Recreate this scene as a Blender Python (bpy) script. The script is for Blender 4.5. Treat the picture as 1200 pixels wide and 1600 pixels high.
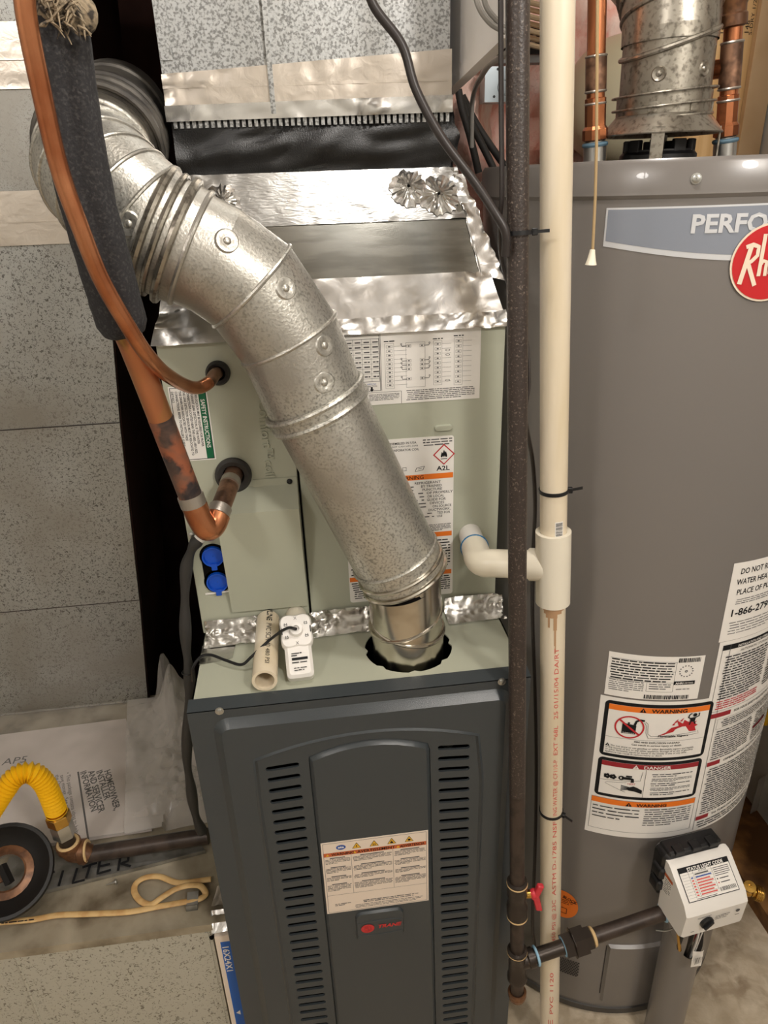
import bpy, bmesh, math, random
from mathutils import Vector, Matrix, noise
random.seed(7)
for o in list(bpy.data.objects): bpy.data.objects.remove(o, do_unlink=True)
scene = bpy.context.scene
COL = scene.collection
V = Vector
PI = math.pi

# ---------------------------------------------------------------- camera
F_PX = 1110.0
YAW, PITCH, ROLL = 0.10908564, 0.43405955, -0.03488695
CAM = V((0.17687116, -0.76027131, 1.46880254))
_fw = V((math.sin(YAW)*math.cos(PITCH), math.cos(YAW)*math.cos(PITCH), -math.sin(PITCH)))
_r0 = V((math.cos(YAW), -math.sin(YAW), 0)); _u0 = _r0.cross(_fw)
_rt = _r0*math.cos(ROLL) + _u0*math.sin(ROLL)
_up = -_r0*math.sin(ROLL) + _u0*math.cos(ROLL)
cd = bpy.data.cameras.new('camera'); cam = bpy.data.objects.new('camera', cd); COL.objects.link(cam)
cd.sensor_fit = 'VERTICAL'; cd.sensor_height = 36.0; cd.lens = F_PX/1600*36.0; cd.clip_start = .02
mw = Matrix.Identity(4)
for i in range(3):
    mw[i][0] = _rt[i]; mw[i][1] = _up[i]; mw[i][2] = -_fw[i]; mw[i][3] = CAM[i]
cam.matrix_world = mw
scene.camera = cam

# ---------------------------------------------------------------- world, lights, exposure
w = bpy.data.worlds.new('world'); scene.world = w; w.use_nodes = True
w.node_tree.nodes['Background'].inputs[0].default_value = (1, .93, .84, 1)
w.node_tree.nodes['Background'].inputs[1].default_value = .05
def lamp(name, loc, power, size, col):
    l = bpy.data.lights.new(name, 'POINT'); l.energy = power; l.shadow_soft_size = size; l.color = col
    o = bpy.data.objects.new(name, l); COL.objects.link(o); o.location = loc; return o
lamp('ceiling_bulb_light', (.36, -.22, 2.27), 11.5, .05, (1, .96, .91))      # pull-chain bulb
lamp('left_fill_light', (-.8, -1.35, 2.33), 17, .12, (1, .96, .915))        # unseen fill lamp added behind the camera, to the left
lamp('right_fill_light', (1.0, -1.45, 2.33), 32, .12, (1, .96, .915))  # second added fill lamp, behind the camera on the right, brightens the fronts
vs = scene.view_settings
vs.view_transform = 'Standard'; vs.look = 'None'; vs.gamma = 1; vs.exposure = 0.76; vs.use_curve_mapping = False

# ---------------------------------------------------------------- pixel -> place
def ray(px, py): return _rt*((px-600)/F_PX) - _up*((py-800)/F_PX) + _fw
def P(px, py, Y=None, Z=None, X=None):
    d = ray(px, py)
    if Y is not None: t = (Y-CAM.y)/d.y
    elif Z is not None: t = (Z-CAM.z)/d.z
    else: t = (X-CAM.x)/d.x
    return CAM + d*t
TX, TY, TR = .712, .275, .262          # water heater axis and radius
def CY(px, py, r=TR):
    d = ray(px, py); a = d.x**2+d.y**2; ex, ey = CAM.x-TX, CAM.y-TY
    b = ex*d.x+ey*d.y; c = ex*ex+ey*ey-r*r
    t = (-b-math.sqrt(max(b*b-a*c, 0)))/a; q = CAM+d*t
    return math.degrees(math.atan2(q.x-TX, -(q.y-TY))), q.z

# ---------------------------------------------------------------- materials
M = {}
def srgb(c):
    return tuple((x/255/12.92 if x/255 <= .04045 else ((x/255+.055)/1.055)**2.4) for x in c)
def mat(name, col, rough=.5, metal=0., spec=.5, col2=None, nscale=60, ndet=3, lo=.45, hi=.6, bump=0., bscale=200, coat=0., trans=0., alpha=1., stretch=None, col3=None, n3=8, aniso=0., dist=0.):
    m = bpy.data.materials.new(name); m.use_nodes = True; nt = m.node_tree; N = nt.nodes; L = nt.links
    b = N['Principled BSDF']; M[name] = m
    c = (*srgb(col), 1)
    b.inputs['Base Color'].default_value = c; b.inputs['Roughness'].default_value = rough
    b.inputs['Metallic'].default_value = metal; b.inputs['Specular IOR Level'].default_value = spec
    b.inputs['Coat Weight'].default_value = coat; b.inputs['Transmission Weight'].default_value = trans
    b.inputs['Alpha'].default_value = alpha; b.inputs['Anisotropic'].default_value = aniso
    tc = N.new('ShaderNodeTexCoord'); out = tc.outputs['Object']
    if stretch:
        mp = N.new('ShaderNodeMapping'); mp.inputs['Scale'].default_value = stretch; L.new(out, mp.inputs[0]); out = mp.outputs[0]
    def ntex(s, d, ds=0.):
        n = N.new('ShaderNodeTexNoise'); n.inputs['Scale'].default_value = s; n.inputs['Detail'].default_value = d
        n.inputs['Distortion'].default_value = ds
        L.new(out, n.inputs['Vector']); return n
    cur = None
    if col2:
        n = ntex(nscale, ndet, dist); r = N.new('ShaderNodeMapRange'); r.inputs[1].default_value = lo; r.inputs[2].default_value = hi
        L.new(n.outputs[0], r.inputs[0])
        mx = N.new('ShaderNodeMix'); mx.data_type = 'RGBA'; mx.inputs[6].default_value = c; mx.inputs[7].default_value = (*srgb(col2), 1)
        L.new(r.outputs[0], mx.inputs[0]); cur = mx.outputs[2]
    if col3:
        n = ntex(n3, 4, .5); r = N.new('ShaderNodeMapRange'); r.inputs[1].default_value = .42; r.inputs[2].default_value = .68
        L.new(n.outputs[0], r.inputs[0])
        mx = N.new('ShaderNodeMix'); mx.data_type = 'RGBA'; mx.inputs[6].default_value = c; mx.inputs[7].default_value = (*srgb(col3), 1)
        if cur: L.new(cur, mx.inputs[6])
        L.new(r.outputs[0], mx.inputs[0]); cur = mx.outputs[2]
    if cur: L.new(cur, b.inputs['Base Color'])
    if bump:
        n = ntex(bscale, 3, dist); bp = N.new('ShaderNodeBump'); bp.inputs['Strength'].default_value = bump; bp.inputs['Distance'].default_value = .002
        L.new(n.outputs[0], bp.inputs['Height']); L.new(bp.outputs[0], b.inputs['Normal'])
    return m
mat('casepaint', (176, 178, 160), .42, spec=.4, bump=.03, bscale=400)
mat('doorpaint', (58, 63, 66), .28, spec=.5, bump=.12, bscale=900)
mat('tankpaint', (118, 113, 109), .28, spec=.5, bump=.02, bscale=30, stretch=(1, 1, .12), coat=.25)
mat('tankdark', (70, 67, 64), .45)
mat('flue', (206, 204, 196), .38, metal=.85, col2=(150, 148, 140), nscale=330, ndet=3, lo=.48, hi=.68, col3=(178, 174, 166), n3=7, bump=.2, bscale=330)
mat('flueshiny', (214, 208, 196), .2, metal=1., col2=(190, 182, 168), nscale=20, bump=.05, bscale=30)
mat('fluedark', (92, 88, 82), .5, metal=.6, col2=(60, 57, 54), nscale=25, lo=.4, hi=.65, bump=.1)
mat('fluegrey', (168, 162, 150), .33, metal=.9, col2=(120, 114, 104), nscale=150, lo=.5, hi=.68, bump=.1, bscale=120)
mat('duct', (178, 178, 174), .46, metal=.6, col2=(104, 102, 97), nscale=250, ndet=2, lo=.53, hi=.65, col3=(158, 154, 146), n3=5, bump=.1, bscale=200, dist=1.2)
mat('plenum', (186, 187, 186), .42, metal=.75, col2=(130, 130, 128), nscale=330, ndet=2, lo=.45, hi=.62, bump=.12, bscale=300)
mat('sheet', (158, 158, 152), .2, metal=.95, col2=(140, 140, 134), nscale=14, stretch=(1, 6, 6), bump=.03)
mat('foil', (208, 206, 202), .25, metal=1., bump=.22, bscale=38, dist=.8)
mat('foilsoft', (172, 171, 168), .3, metal=.95, bump=.25, bscale=60, dist=.9, stretch=(1, 4, 4))
mat('foildull', (212, 202, 190), .34, metal=.9, bump=.25, bscale=60, dist=.9)
mat('ledge', (160, 150, 130), .52, metal=.4, col2=(104, 92, 74), nscale=16, ndet=6, lo=.42, hi=.7, col3=(186, 176, 156), n3=9, bump=.1, bscale=180)
mat('boot', (190, 188, 176), .5, metal=.35, col2=(124, 118, 106), nscale=190, ndet=2, lo=.57, hi=.66, bump=.08, dist=1.2)
mat('canvas', (15, 15, 16), .34, spec=.6, col2=(24, 24, 25), nscale=30, bump=.3, bscale=700)
mat('foam', (40, 39, 41), .85, col2=(66, 64, 64), nscale=350, lo=.5, hi=.7, bump=.4, bscale=300)
mat('fuzz', (150, 134, 110), .95, col2=(56, 50, 44), nscale=120, bump=.6)
mat('copper', (206, 140, 100), .26, metal=.9, col2=(170, 100, 64), nscale=22, ndet=4, lo=.4, hi=.7)
mat('copperburnt', (196, 130, 92), .36, metal=.8, col2=(120, 84, 60), nscale=20, ndet=5, lo=.48, hi=.66, col3=(186, 146, 84), n3=20, stretch=(1.6, 1.6, .5))
mat('copperchar', (170, 104, 76), .5, metal=.55, col2=(62, 56, 58), nscale=34, ndet=5, lo=.42, hi=.52, col3=(120, 96, 84), n3=30)
mat('copperdull', (160, 122, 98), .42, metal=.8, col2=(100, 76, 62), nscale=40)
mat('copperbright', (204, 132, 92), .27, metal=.95, col2=(136, 84, 56), nscale=28, stretch=(1, 1, .3), lo=.45, hi=.7)
mat('solder', (176, 168, 158), .4, metal=.85, bump=.3)
mat('pvc', (228, 216, 196), .32, spec=.5, col2=(214, 199, 172), nscale=18, ndet=4, stretch=(1, 1, .15), col3=(224, 207, 174), n3=3)
mat('pvcwhite', (230, 222, 204), .3, spec=.5)
mat('pvcclean', (236, 228, 208), .3)
mat('purpleprimer', (184, 146, 110), .4)
mat('bluemark', (30, 110, 160), .35)
mat('blackpipe', (52, 42, 37), .42, spec=.6, col2=(104, 92, 82), nscale=420, ndet=1, lo=.6, hi=.72, bump=.25, bscale=380)
mat('pipesmooth', (66, 54, 47), .42, metal=.2, spec=.5, col2=(50, 40, 34), nscale=50)
mat('iron', (62, 54, 48), .35, metal=.5, bump=.3, bscale=90)
mat('rusty', (122, 84, 56), .38, metal=.4, col2=(92, 62, 42), nscale=60, bump=.25, bscale=90)
mat('dope', (214, 182, 132), .6, bump=.3)
mat('bluetape', (150, 190, 214), .6)
mat('redhandle', (204, 52, 62), .4)
mat('brass', (206, 164, 84), .25, metal=1.)
mat('zinc', (196, 196, 192), .3, metal=.95, bump=.08)
mat('zincplate', (150, 148, 142), .42, metal=.7, col2=(120, 117, 110), nscale=25)
mat('yellow', (244, 192, 24), .4, spec=.5)
mat('white', (232, 228, 222), .4)
mat('whitepanel', (244, 238, 232), .45)
mat('greyplastic', (150, 150, 150), .4)
mat('blackplastic', (22, 22, 24), .35)
mat('black', (16, 15, 15), .5)
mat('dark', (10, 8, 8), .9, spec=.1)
mat('rubber', (50, 48, 46), .6)
mat('cable', (46, 40, 38), .4)
mat('cablegrey', (150, 146, 140), .45)
mat('romex', (206, 172, 118), .5, col2=(190, 150, 96), nscale=40)
mat('romexwhite', (232, 208, 172), .5)
mat('blueplastic', (14, 78, 190), .3)
mat('paper', (236, 232, 226), .55, spec=.3)
mat('paperold', (218, 208, 202), .6, spec=.3, col2=(196, 186, 178), nscale=9, lo=.45, hi=.8)
mat('manila', (228, 212, 196), .5)
mat('ink', (26, 26, 28), .6, spec=.2)
mat('inkgrey', (90, 88, 88), .6, spec=.2)
mat('inkred', (190, 34, 44), .5)
mat('inkdarkred', (150, 28, 40), .5)
mat('inkorange', (236, 120, 30), .5)
mat('inkrust', (196, 96, 50), .5)
mat('inkyellow', (228, 176, 50), .5)
mat('inkgreen', (10, 98, 62), .5)
mat('inkblue', (40, 80, 160), .5)
mat('inkpink', (214, 92, 84), .6)
mat('silverfoil', (222, 224, 228), .3, metal=.45)
mat('badgeblue', (140, 146, 158), .32, metal=.25, coat=.3)
mat('logored', (196, 26, 34), .25, coat=.5)
mat('logocream', (236, 218, 196), .4)
mat('pink', (248, 208, 194), .95, spec=.1, col2=(238, 176, 160), nscale=38, ndet=8, lo=.4, hi=.65, bump=1., bscale=130, col3=(250, 224, 212), n3=16, stretch=(1.4, 1, .6), dist=1.)
mat('concrete', (190, 174, 150), .85, spec=.2, col2=(140, 122, 100), nscale=11, ndet=8, lo=.45, hi=.75, bump=.5, bscale=120, col3=(206, 192, 170), n3=30)
mat('darkwall', (52, 34, 30), .9, spec=.1, col2=(38, 25, 22), nscale=6)
mat('roomwall', (206, 204, 198), .85, col2=(194, 192, 186), nscale=5)
mat('ceilingwood', (132, 120, 104), .8, col2=(110, 98, 82), nscale=6, stretch=(1, 12, 1))
mat('stud', (220, 182, 128), .6, col2=(200, 156, 100), nscale=18, ndet=4, stretch=(3, 3, .15), lo=.4, hi=.7)
mat('tanboard', (210, 180, 142), .75, col2=(200, 168, 128), nscale=7)
mat('wood', (150, 106, 58), .75, col2=(104, 70, 38), nscale=14, ndet=5, bump=.3)
mat('creamtank', (226, 218, 186), .35)
mat('steelblue', (150, 158, 162), .3, metal=.9, bump=.1, bscale=20)
mat('rope', (176, 150, 110), .9)
mat('glassy', (220, 212, 200), .12, alpha=.75)
def plastic_film(name, col, a):
    m = bpy.data.materials.new(name); m.use_nodes = True; nt = m.node_tree; N = nt.nodes; L = nt.links; M[name] = m
    for n in list(N): N.remove(n)
    out = N.new('ShaderNodeOutputMaterial'); tr = N.new('ShaderNodeBsdfTransparent'); b = N.new('ShaderNodeBsdfPrincipled')
    b.inputs['Base Color'].default_value = (*srgb(col), 1); b.inputs['Roughness'].default_value = .18; b.inputs['Specular IOR Level'].default_value = .7
    lw = N.new('ShaderNodeLayerWeight'); lw.inputs['Blend'].default_value = .35
    ma = N.new('ShaderNodeMath'); ma.operation = 'MULTIPLY_ADD'; ma.inputs[1].default_value = .45; ma.inputs[2].default_value = a
    L.new(lw.outputs['Facing'], ma.inputs[0])
    mx = N.new('ShaderNodeMixShader'); L.new(ma.outputs[0], mx.inputs[0]); L.new(tr.outputs[0], mx.inputs[1]); L.new(b.outputs[0], mx.inputs[2])
    L.new(mx.outputs[0], out.inputs[0]); return m
plastic_film('bagfilm', (232, 226, 220), .07)
plastic_film('bagcrumple', (236, 230, 224), .24)
plastic_film('sheetfilm', (200, 196, 192), .3)

# ---------------------------------------------------------------- mesh helpers
LOC = {}
def frame(d):
    d = d.normalized(); a = V((0, 0, 1)) if abs(d.z) < .9 else V((1, 0, 0))
    x = d.cross(a).normalized(); return x, x.cross(d).normalized()
class MB:
    def __init__(s): s.v = []; s.f = []; s.m = []
    def add(s, vs_, fs, mi=0):
        k = len(s.v); s.v += [V(a) for a in vs_]; s.f += [tuple(i+k for i in f) for f in fs]; s.m += [mi]*len(fs); return s
    def box(s, a, b, mi=0):
        x0, x1 = sorted((a[0], b[0])); y0, y1 = sorted((a[1], b[1])); z0, z1 = sorted((a[2], b[2]))
        return s.add([(x0, y0, z0), (x1, y0, z0), (x1, y1, z0), (x0, y1, z0), (x0, y0, z1), (x1, y0, z1), (x1, y1, z1), (x0, y1, z1)],
                     [(0, 3, 2, 1), (4, 5, 6, 7), (0, 1, 5, 4), (1, 2, 6, 5), (2, 3, 7, 6), (3, 0, 4, 7)], mi)
    def obox(s, c, ax, ay, az, h, bev=0., mi=0):
        ax, ay, az = [V(q).normalized() for q in (ax, ay, az)]; c = V(c)
        if not bev:
            vs_ = [c+ax*(sx*h[0])+ay*(sy*h[1])+az*(sz*h[2]) for sz in (-1, 1) for sx, sy in ((-1, -1), (1, -1), (1, 1), (-1, 1))]
            return s.add(vs_, [(0, 3, 2, 1), (4, 5, 6, 7), (0, 1, 5, 4), (1, 2, 6, 5), (2, 3, 7, 6), (3, 0, 4, 7)], mi)
        loops = []
        for zz, ins in ((-h[2], bev), (-h[2]+bev, 0), (h[2]-bev, 0), (h[2], bev)):
            lp = rrect(h[0]-ins, h[1]-ins, max(bev*1.6-ins*.6, 1e-5), 4)
            loops.append([c+ax*x+ay*y+az*zz for x, y in lp])
        return s.loft(loops, True, mi)
    def prism(s, loop, vec, mi=0):
        n = len(loop); vec = V(vec); lp = [V(a) for a in loop]
        return s.add(lp+[a+vec for a in lp], [tuple(range(n))[::-1], tuple(range(n, 2*n))]+[(i, (i+1) % n, n+(i+1) % n, n+i) for i in range(n)], mi)
    def loft(s, loops, caps=True, mi=0, closed=True):
        n = len(loops[0]); vs_ = [a for l in loops for a in l]; fs = []
        for k in range(len(loops)-1):
            for i in range(n if closed else n-1):
                j = (i+1) % n; fs.append((k*n+i, k*n+j, (k+1)*n+j, (k+1)*n+i))
        if caps:
            fs.append(tuple(range(n))[::-1]); fs.append(tuple(range((len(loops)-1)*n, len(loops)*n)))
        return s.add(vs_, fs, mi)
    def tube(s, path, r, n=14, caps=True, mi=0, flat=None):
        path = [V(p) for p in path]; m = len(path); rs = r if isinstance(r, (list, tuple)) else [r]*m
        t0 = (path[1]-path[0]).normalized(); x, y = frame(t0); loops = []
        for i, p in enumerate(path):
            t = (path[min(i+1, m-1)]-path[max(i-1, 0)]).normalized()
            x = (x-t*x.dot(t)).normalized(); y = t.cross(x)
            if flat:
                loops.append([p+(x*math.cos(2*PI*k/n)+y*math.sin(2*PI*k/n))*rs[i] for k in range(n)])
                fl = V(flat)
                loops[-1] = [q-fl*((q-p).dot(fl))*.45 for q in loops[-1]]
            else: loops.append([p+(x*math.cos(2*PI*k/n)+y*math.sin(2*PI*k/n))*rs[i] for k in range(n)])
        return s.loft(loops, caps, mi)
    def lathe(s, prof, o, axis, n=32, mi=0, caps=False, a0=0, a1=2*PI):
        o = V(o); ax = V(axis).normalized(); x, y = frame(ax); full = abs(a1-a0-2*PI) < 1e-6
        k = n if full else n+1
        loops = [[o+ax*h+(x*math.cos(a0+(a1-a0)*i/n)+y*math.sin(a0+(a1-a0)*i/n))*r for i in range(k)] for r, h in prof]
        return s.loft(loops, caps, mi, closed=full)
    def pipe(s, a, b, r, n=20, ri=None, mi=0):
        a, b = V(a), V(b); L = (b-a).length
        if ri: return s.lathe([(ri, 0), (r, 0), (r, L), (ri, L), (ri, 0)], a, b-a, n, mi)
        return s.lathe([(r, 0), (r, L)], a, b-a, n, mi, caps=True)
    def sphere(s, c, r, n=12, mi=0, sc=(1, 1, 1)):
        c = V(c); loops = []
        for k in range(1, 8):
            a = PI*k/8
            loops.append([c+V((math.cos(2*PI*i/n)*math.sin(a)*r*sc[0], math.sin(2*PI*i/n)*math.sin(a)*r*sc[1], math.cos(a)*r*sc[2])) for i in range(n)])
        return s.loft(loops, True, mi)
    def torus(s, c, axis, R, r, n=32, m=8, mi=0):
        c = V(c); ax = V(axis).normalized(); x, y = frame(ax)
        return s.bead([c+(x*math.cos(2*PI*i/n)+y*math.sin(2*PI*i/n))*R for i in range(n)], r, m, mi)
    def bead(s, loop, r, m=8, mi=0):
        n = len(loop); c = sum(loop, V())/n; loops = []
        for i in range(n):
            t = (loop[(i+1) % n]-loop[i-1]).normalized(); o = (loop[i]-c); o = (o-t*o.dot(t)).normalized(); b = t.cross(o)
            loops.append([loop[i]+(o*math.cos(2*PI*k/m)+b*math.sin(2*PI*k/m))*r for k in range(m)])
        loops.append(loops[0])
        return s.loft(loops, False, mi)
    def sheet(s, c00, c10, c11, c01, nu=24, nv=8, amp=.001, fr=60, edge=0., mi=0, seed=0, nrm=None, thick=.0006):
        c00, c10, c11, c01 = map(V, (c00, c10, c11, c01)); n = nrm or (c10-c00).cross(c01-c00).normalized(); n = V(n)
        top = []
        for j in range(nv+1):
            for i in range(nu+1):
                u, v = i/nu, j/nv
                p = (c00*(1-u)+c10*u)*(1-v)+(c01*(1-u)+c11*u)*v
                q = p*fr+V((seed*7.1, seed*3.3, 0))
                cm_ = max(0, noise.noise(q*.22+V((5, 1, 2)))*2.2)
                h = (noise.noise(q)+.6*abs(noise.noise(q*2.3)))*(.28+min(1, cm_))
                e = 1+edge*2.2*max(0, 1-min(u, 1-u)*6)
                top.append(p+n*(amp*h*e)+n*amp*.8)
        k = len(top); W_ = nu+1; fs = []
        bot = [p-n*thick for p in top]
        for j in range(nv):
            for i in range(nu):
                a = j*W_+i; fs.append((a, a+1, a+W_+1, a+W_)); fs.append((k+a, k+a+W_, k+a+W_+1, k+a+1))
        per = [i for i in range(W_)]+[j*W_+nu for j in range(1, nv+1)]+[nv*W_+i for i in range(nu-1, -1, -1)]+[j*W_ for j in range(nv-1, 0, -1)]
        for i in range(len(per)):
            a, b = per[i], per[(i+1) % len(per)]; fs.append((a, k+a, k+b, b))
        return s.add(top+bot, fs, mi)
    def build(s, name, mats, parent=None, smooth=40):
        if isinstance(mats, str): mats = [mats]
        org = LOC.get(parent, V((0, 0, 0))) if parent else None
        if org is None:
            xs = [p.x for p in s.v]; ys = [p.y for p in s.v]; zs = [p.z for p in s.v]
            org = V(((min(xs)+max(xs))/2, (min(ys)+max(ys))/2, min(zs)))
        me = bpy.data.meshes.new(name); me.from_pydata([tuple(p-org) for p in s.v], [], s.f)
        for q in mats: me.materials.append(M[q])
        me.polygons.foreach_set('material_index', s.m)
        me.validate()
        bm = bmesh.new(); bm.from_mesh(me); bmesh.ops.recalc_face_normals(bm, faces=bm.faces); bm.to_mesh(me); bm.free()
        if smooth:
            me.polygons.foreach_set('use_smooth', [True]*len(me.polygons)); me.set_sharp_from_angle(angle=math.radians(smooth))
        o = bpy.data.objects.new(name, me); COL.objects.link(o)
        if parent: o.parent = parent
        else: o.location = org
        LOC[o] = org
        return o
def rrect(hx, hy, r, k=5):
    out = []
    for cx, cy, a0 in ((hx-r, hy-r, 0), (-hx+r, hy-r, PI/2), (-hx+r, -hy+r, PI), (hx-r, -hy+r, 1.5*PI)):
        for i in range(k+1): a = a0+PI/2*i/k; out.append((cx+r*math.cos(a), cy+r*math.sin(a)))
    return out
def circ(cx, cy, r, n=32): return [(cx+r*math.cos(2*PI*i/n), cy+r*math.sin(2*PI*i/n)) for i in range(n)]
def capsule(cx, cy, hx, hy, ang=0, k=6):
    pts = []
    for sx, a0 in ((1, -PI/2), (-1, PI/2)):
        for i in range(k+1):
            a = a0+PI*i/k; pts.append((sx*(hx-hy)+hy*math.cos(a), hy*math.sin(a)))
    c, s_ = math.cos(ang), math.sin(ang)
    return [(cx+x*c-y*s_, cy+x*s_+y*c) for x, y in pts]
def offset2(lp, d):
    n = len(lp); out = []
    area = sum(lp[i][0]*lp[(i+1) % n][1]-lp[(i+1) % n][0]*lp[i][1] for i in range(n)); sg = 1 if area > 0 else -1
    for i in range(n):
        a, b, c = V(lp[i-1]).to_2d() if False else V((*lp[i-1], 0)), V((*lp[i], 0)), V((*lp[(i+1) % n], 0))
        e1 = (b-a).normalized(); e2 = (c-b).normalized()
        n1 = V((-e1.y, e1.x, 0))*sg; n2 = V((-e2.y, e2.x, 0))*sg; nn = (n1+n2).normalized()
        q = b+nn*(d/max(nn.dot(n1), .4)); out.append((q.x, q.y))
    return out
def cr(pts, n=8):
    pts = [V(p) for p in pts]; q = [pts[0]*2-pts[1]]+pts+[pts[-1]*2-pts[-2]]; out = []
    for i in range(1, len(q)-2):
        a, b, c, d = q[i-1:i+3]
        for k in range(n):
            t = k/n; out.append(.5*((2*b)+(c-a)*t+(2*a-5*b+4*c-d)*t*t+(3*b-3*c+d-a)*t**3))
    out.append(pts[-1]); return out
def holed(mb, outer, holes, mp, depth=None, mi=0):
    """flat face with holes; mp maps (a, b) to a point; depth = vector the rims are extruded by"""
    bm = bmesh.new(); es = []
    for lp in [outer]+holes:
        vv = [bm.verts.new((x, y, 0)) for x, y in lp]
        es += [bm.edges.new((vv[i], vv[(i+1) % len(vv)])) for i in range(len(vv))]
    bmesh.ops.triangle_fill(bm, use_beauty=True, use_dissolve=False, edges=es, normal=(0, 0, 1))
    bm.verts.index_update()
    mb.add([mp(v.co.x, v.co.y) for v in bm.verts], [tuple(v.index for v in f.verts) for f in bm.faces], mi)
    bm.free()
    if depth is not None:
        for lp in [outer]+holes:
            l3 = [V(mp(*p)) for p in lp]; mb.loft([l3, [p+V(depth) for p in l3]], False, mi)
    return mb
def tag(o, label, cat, group=None, kind=None):
    o['label'] = label; o['category'] = cat
    if group: o['group'] = group
    if kind: o['kind'] = kind
    return o
def thing(name, loc, label, cat, group=None):
    o = bpy.data.objects.new(name, None); COL.objects.link(o); o.location = loc; o.empty_display_size = .05
    LOC[o] = V(loc); return tag(o, label, cat, group)
def struct(mb, name, mats, smooth=0):
    o = mb.build(name, mats, None, smooth); o['kind'] = 'structure'; return o
def copy_to(src, off):
    c = src.copy(); COL.objects.link(c); c.parent = src.parent; c.location = src.location+V(off); LOC[c] = LOC[src]+V(off); return c
def screw(parent, p, nrm, r=.005, m='zinc', name='screw'):
    n = V(nrm).normalized(); mb = MB(); p = V(p)
    mb.lathe([(r*1.35, -.0004), (r*1.35, .0008), (r, .001), (r*.95, .003), (r*.6, .0036), (0.0004, .0036)], p, n, 12)
    return mb.build(name, m, parent)

# ---------------------------------------------------------------- print on labels
_tx = {}
def text_geom(s, bold=0):
    if (s, bold) in _tx: return _tx[(s, bold)]
    c = bpy.data.curves.new('t', 'FONT'); c.body = s; c.size = 1; c.offset = bold; c.resolution_u = 2
    o = bpy.data.objects.new('t', c); m = o.to_mesh()
    g = ([(v.co.x, v.co.y) for v in m.vertices], [tuple(p.vertices) for p in m.polygons])
    o.to_mesh_clear(); bpy.data.objects.remove(o); bpy.data.curves.remove(c)
    _tx[(s, bold)] = g; return g
class Print(MB):
    """flat or wrapped print: mp(u, v, h) -> point"""
    def __init__(s, mp, mats, step=.012): super().__init__(); s.mp = mp; s.mats = mats; s.step = step; s.h = .0006
    def mi(s, m):
        if m not in s.mats: s.mats.append(m)
        return s.mats.index(m)
    def rect(s, u0, v0, u1, v1, m, h=None):
        h = s.h if h is None else h; k = max(1, int(abs(u1-u0)/s.step+.99)); mi = s.mi(m)
        b = [s.mp(u0+(u1-u0)*i/k, v0, h) for i in range(k+1)]; t = [s.mp(u0+(u1-u0)*i/k, v1, h) for i in range(k+1)]
        s.add(b+t, [(i, i+1, k+2+i, k+1+i) for i in range(k)], mi); return s
    def frame_(s, u0, v0, u1, v1, w_, m, h=None):
        s.rect(u0, v0, u1, v0+w_, m, h); s.rect(u0, v1-w_, u1, v1, m, h); s.rect(u0, v0, u0+w_, v1, m, h); s.rect(u1-w_, v0, u1, v1, m, h)
    def poly(s, pts, m, h=None):
        h = s.h if h is None else h; s.add([s.mp(x, y, h) for x, y in pts], [tuple(range(len(pts)))], s.mi(m)); return s
    def disc(s, cx, cy, r, m, h=None, r0=0, sx=1, n=36, rings=4):
        h = s.h if h is None else h
        for k in range(rings):
            ra, rb = r0+(r-r0)*k/rings, r0+(r-r0)*(k+1)/rings
            a = [s.mp(cx+sx*max(ra, 1e-5)*math.cos(2*PI*i/n), cy+max(ra, 1e-5)*math.sin(2*PI*i/n), h) for i in range(n)]
            b = [s.mp(cx+sx*rb*math.cos(2*PI*i/n), cy+rb*math.sin(2*PI*i/n), h) for i in range(n)]
            s.loft([a, b], False, s.mi(m))
    def stroke(s, pts, w_, m, h=None):
        h = s.h if h is None else h; q = []
        for i in range(len(pts)-1):
            k = max(1, int(math.dist(pts[i], pts[i+1])/s.step+.9))
            q += [(pts[i][0]+(pts[i+1][0]-pts[i][0])*j/k, pts[i][1]+(pts[i+1][1]-pts[i][1])*j/k) for j in range(k)]
        q.append(pts[-1]); L, R_ = [], []
        for i, (x, y) in enumerate(q):
            a, b = q[max(i-1, 0)], q[min(i+1, len(q)-1)]; dx, dy = b[0]-a[0], b[1]-a[1]; l = math.hypot(dx, dy) or 1
            L.append(s.mp(x-dy/l*w_/2, y+dx/l*w_/2, h)); R_.append(s.mp(x+dy/l*w_/2, y-dx/l*w_/2, h))
        n = len(q); s.add(L+R_, [(i, i+1, n+i+1, n+i) for i in range(n-1)], s.mi(m)); return s
    def text(s, t, u, v, size, m, align='l', bold=0, width=None, rot=0, h=None, sx=1., shear=0.):
        h = s.h if h is None else h; vs_, fs = text_geom(t, bold)
        if not vs_: return s
        w_ = max(x for x, y in vs_)*size
        if width: sx = width/w_
        w_ *= sx; du = {'l': 0, 'c': -w_/2, 'r': -w_}[align]; c, sn = math.cos(rot), math.sin(rot)
        pts = []
        for x, y in vs_:
            a, b = (x+shear*y)*size*sx+du, y*size; pts.append(s.mp(u+a*c-b*sn, v+a*sn+b*c, h))
        s.add(pts, fs, s.mi(m)); return s
    def words(s, u0, v0, u1, v1, n, m='inkgrey', fill=.55, last=.6, seed=1, gap=.25, vert=False):
        """n lines of text too small to read, as runs of word-length dashes"""
        rn = random.Random(seed); H = (v1-v0)/n
        for k in range(n):
            y = v1-(k+1)*H+H*(1-fill)/2; end = u1 if k < n-1 else u0+(u1-u0)*last
            x = u0+rn.uniform(0, .03)*(u1-u0)
            while x < end-H*.6:
                l = min(H*rn.uniform(.8, 3.6), end-x)
                s.rect(x, y, x+l, y+H*fill*rn.uniform(.75, 1), m); x += l+H*gap*rn.uniform(1, 2)
        return s
    def done(s, name, parent): return s.build(name, s.mats, parent, smooth=0)
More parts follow.
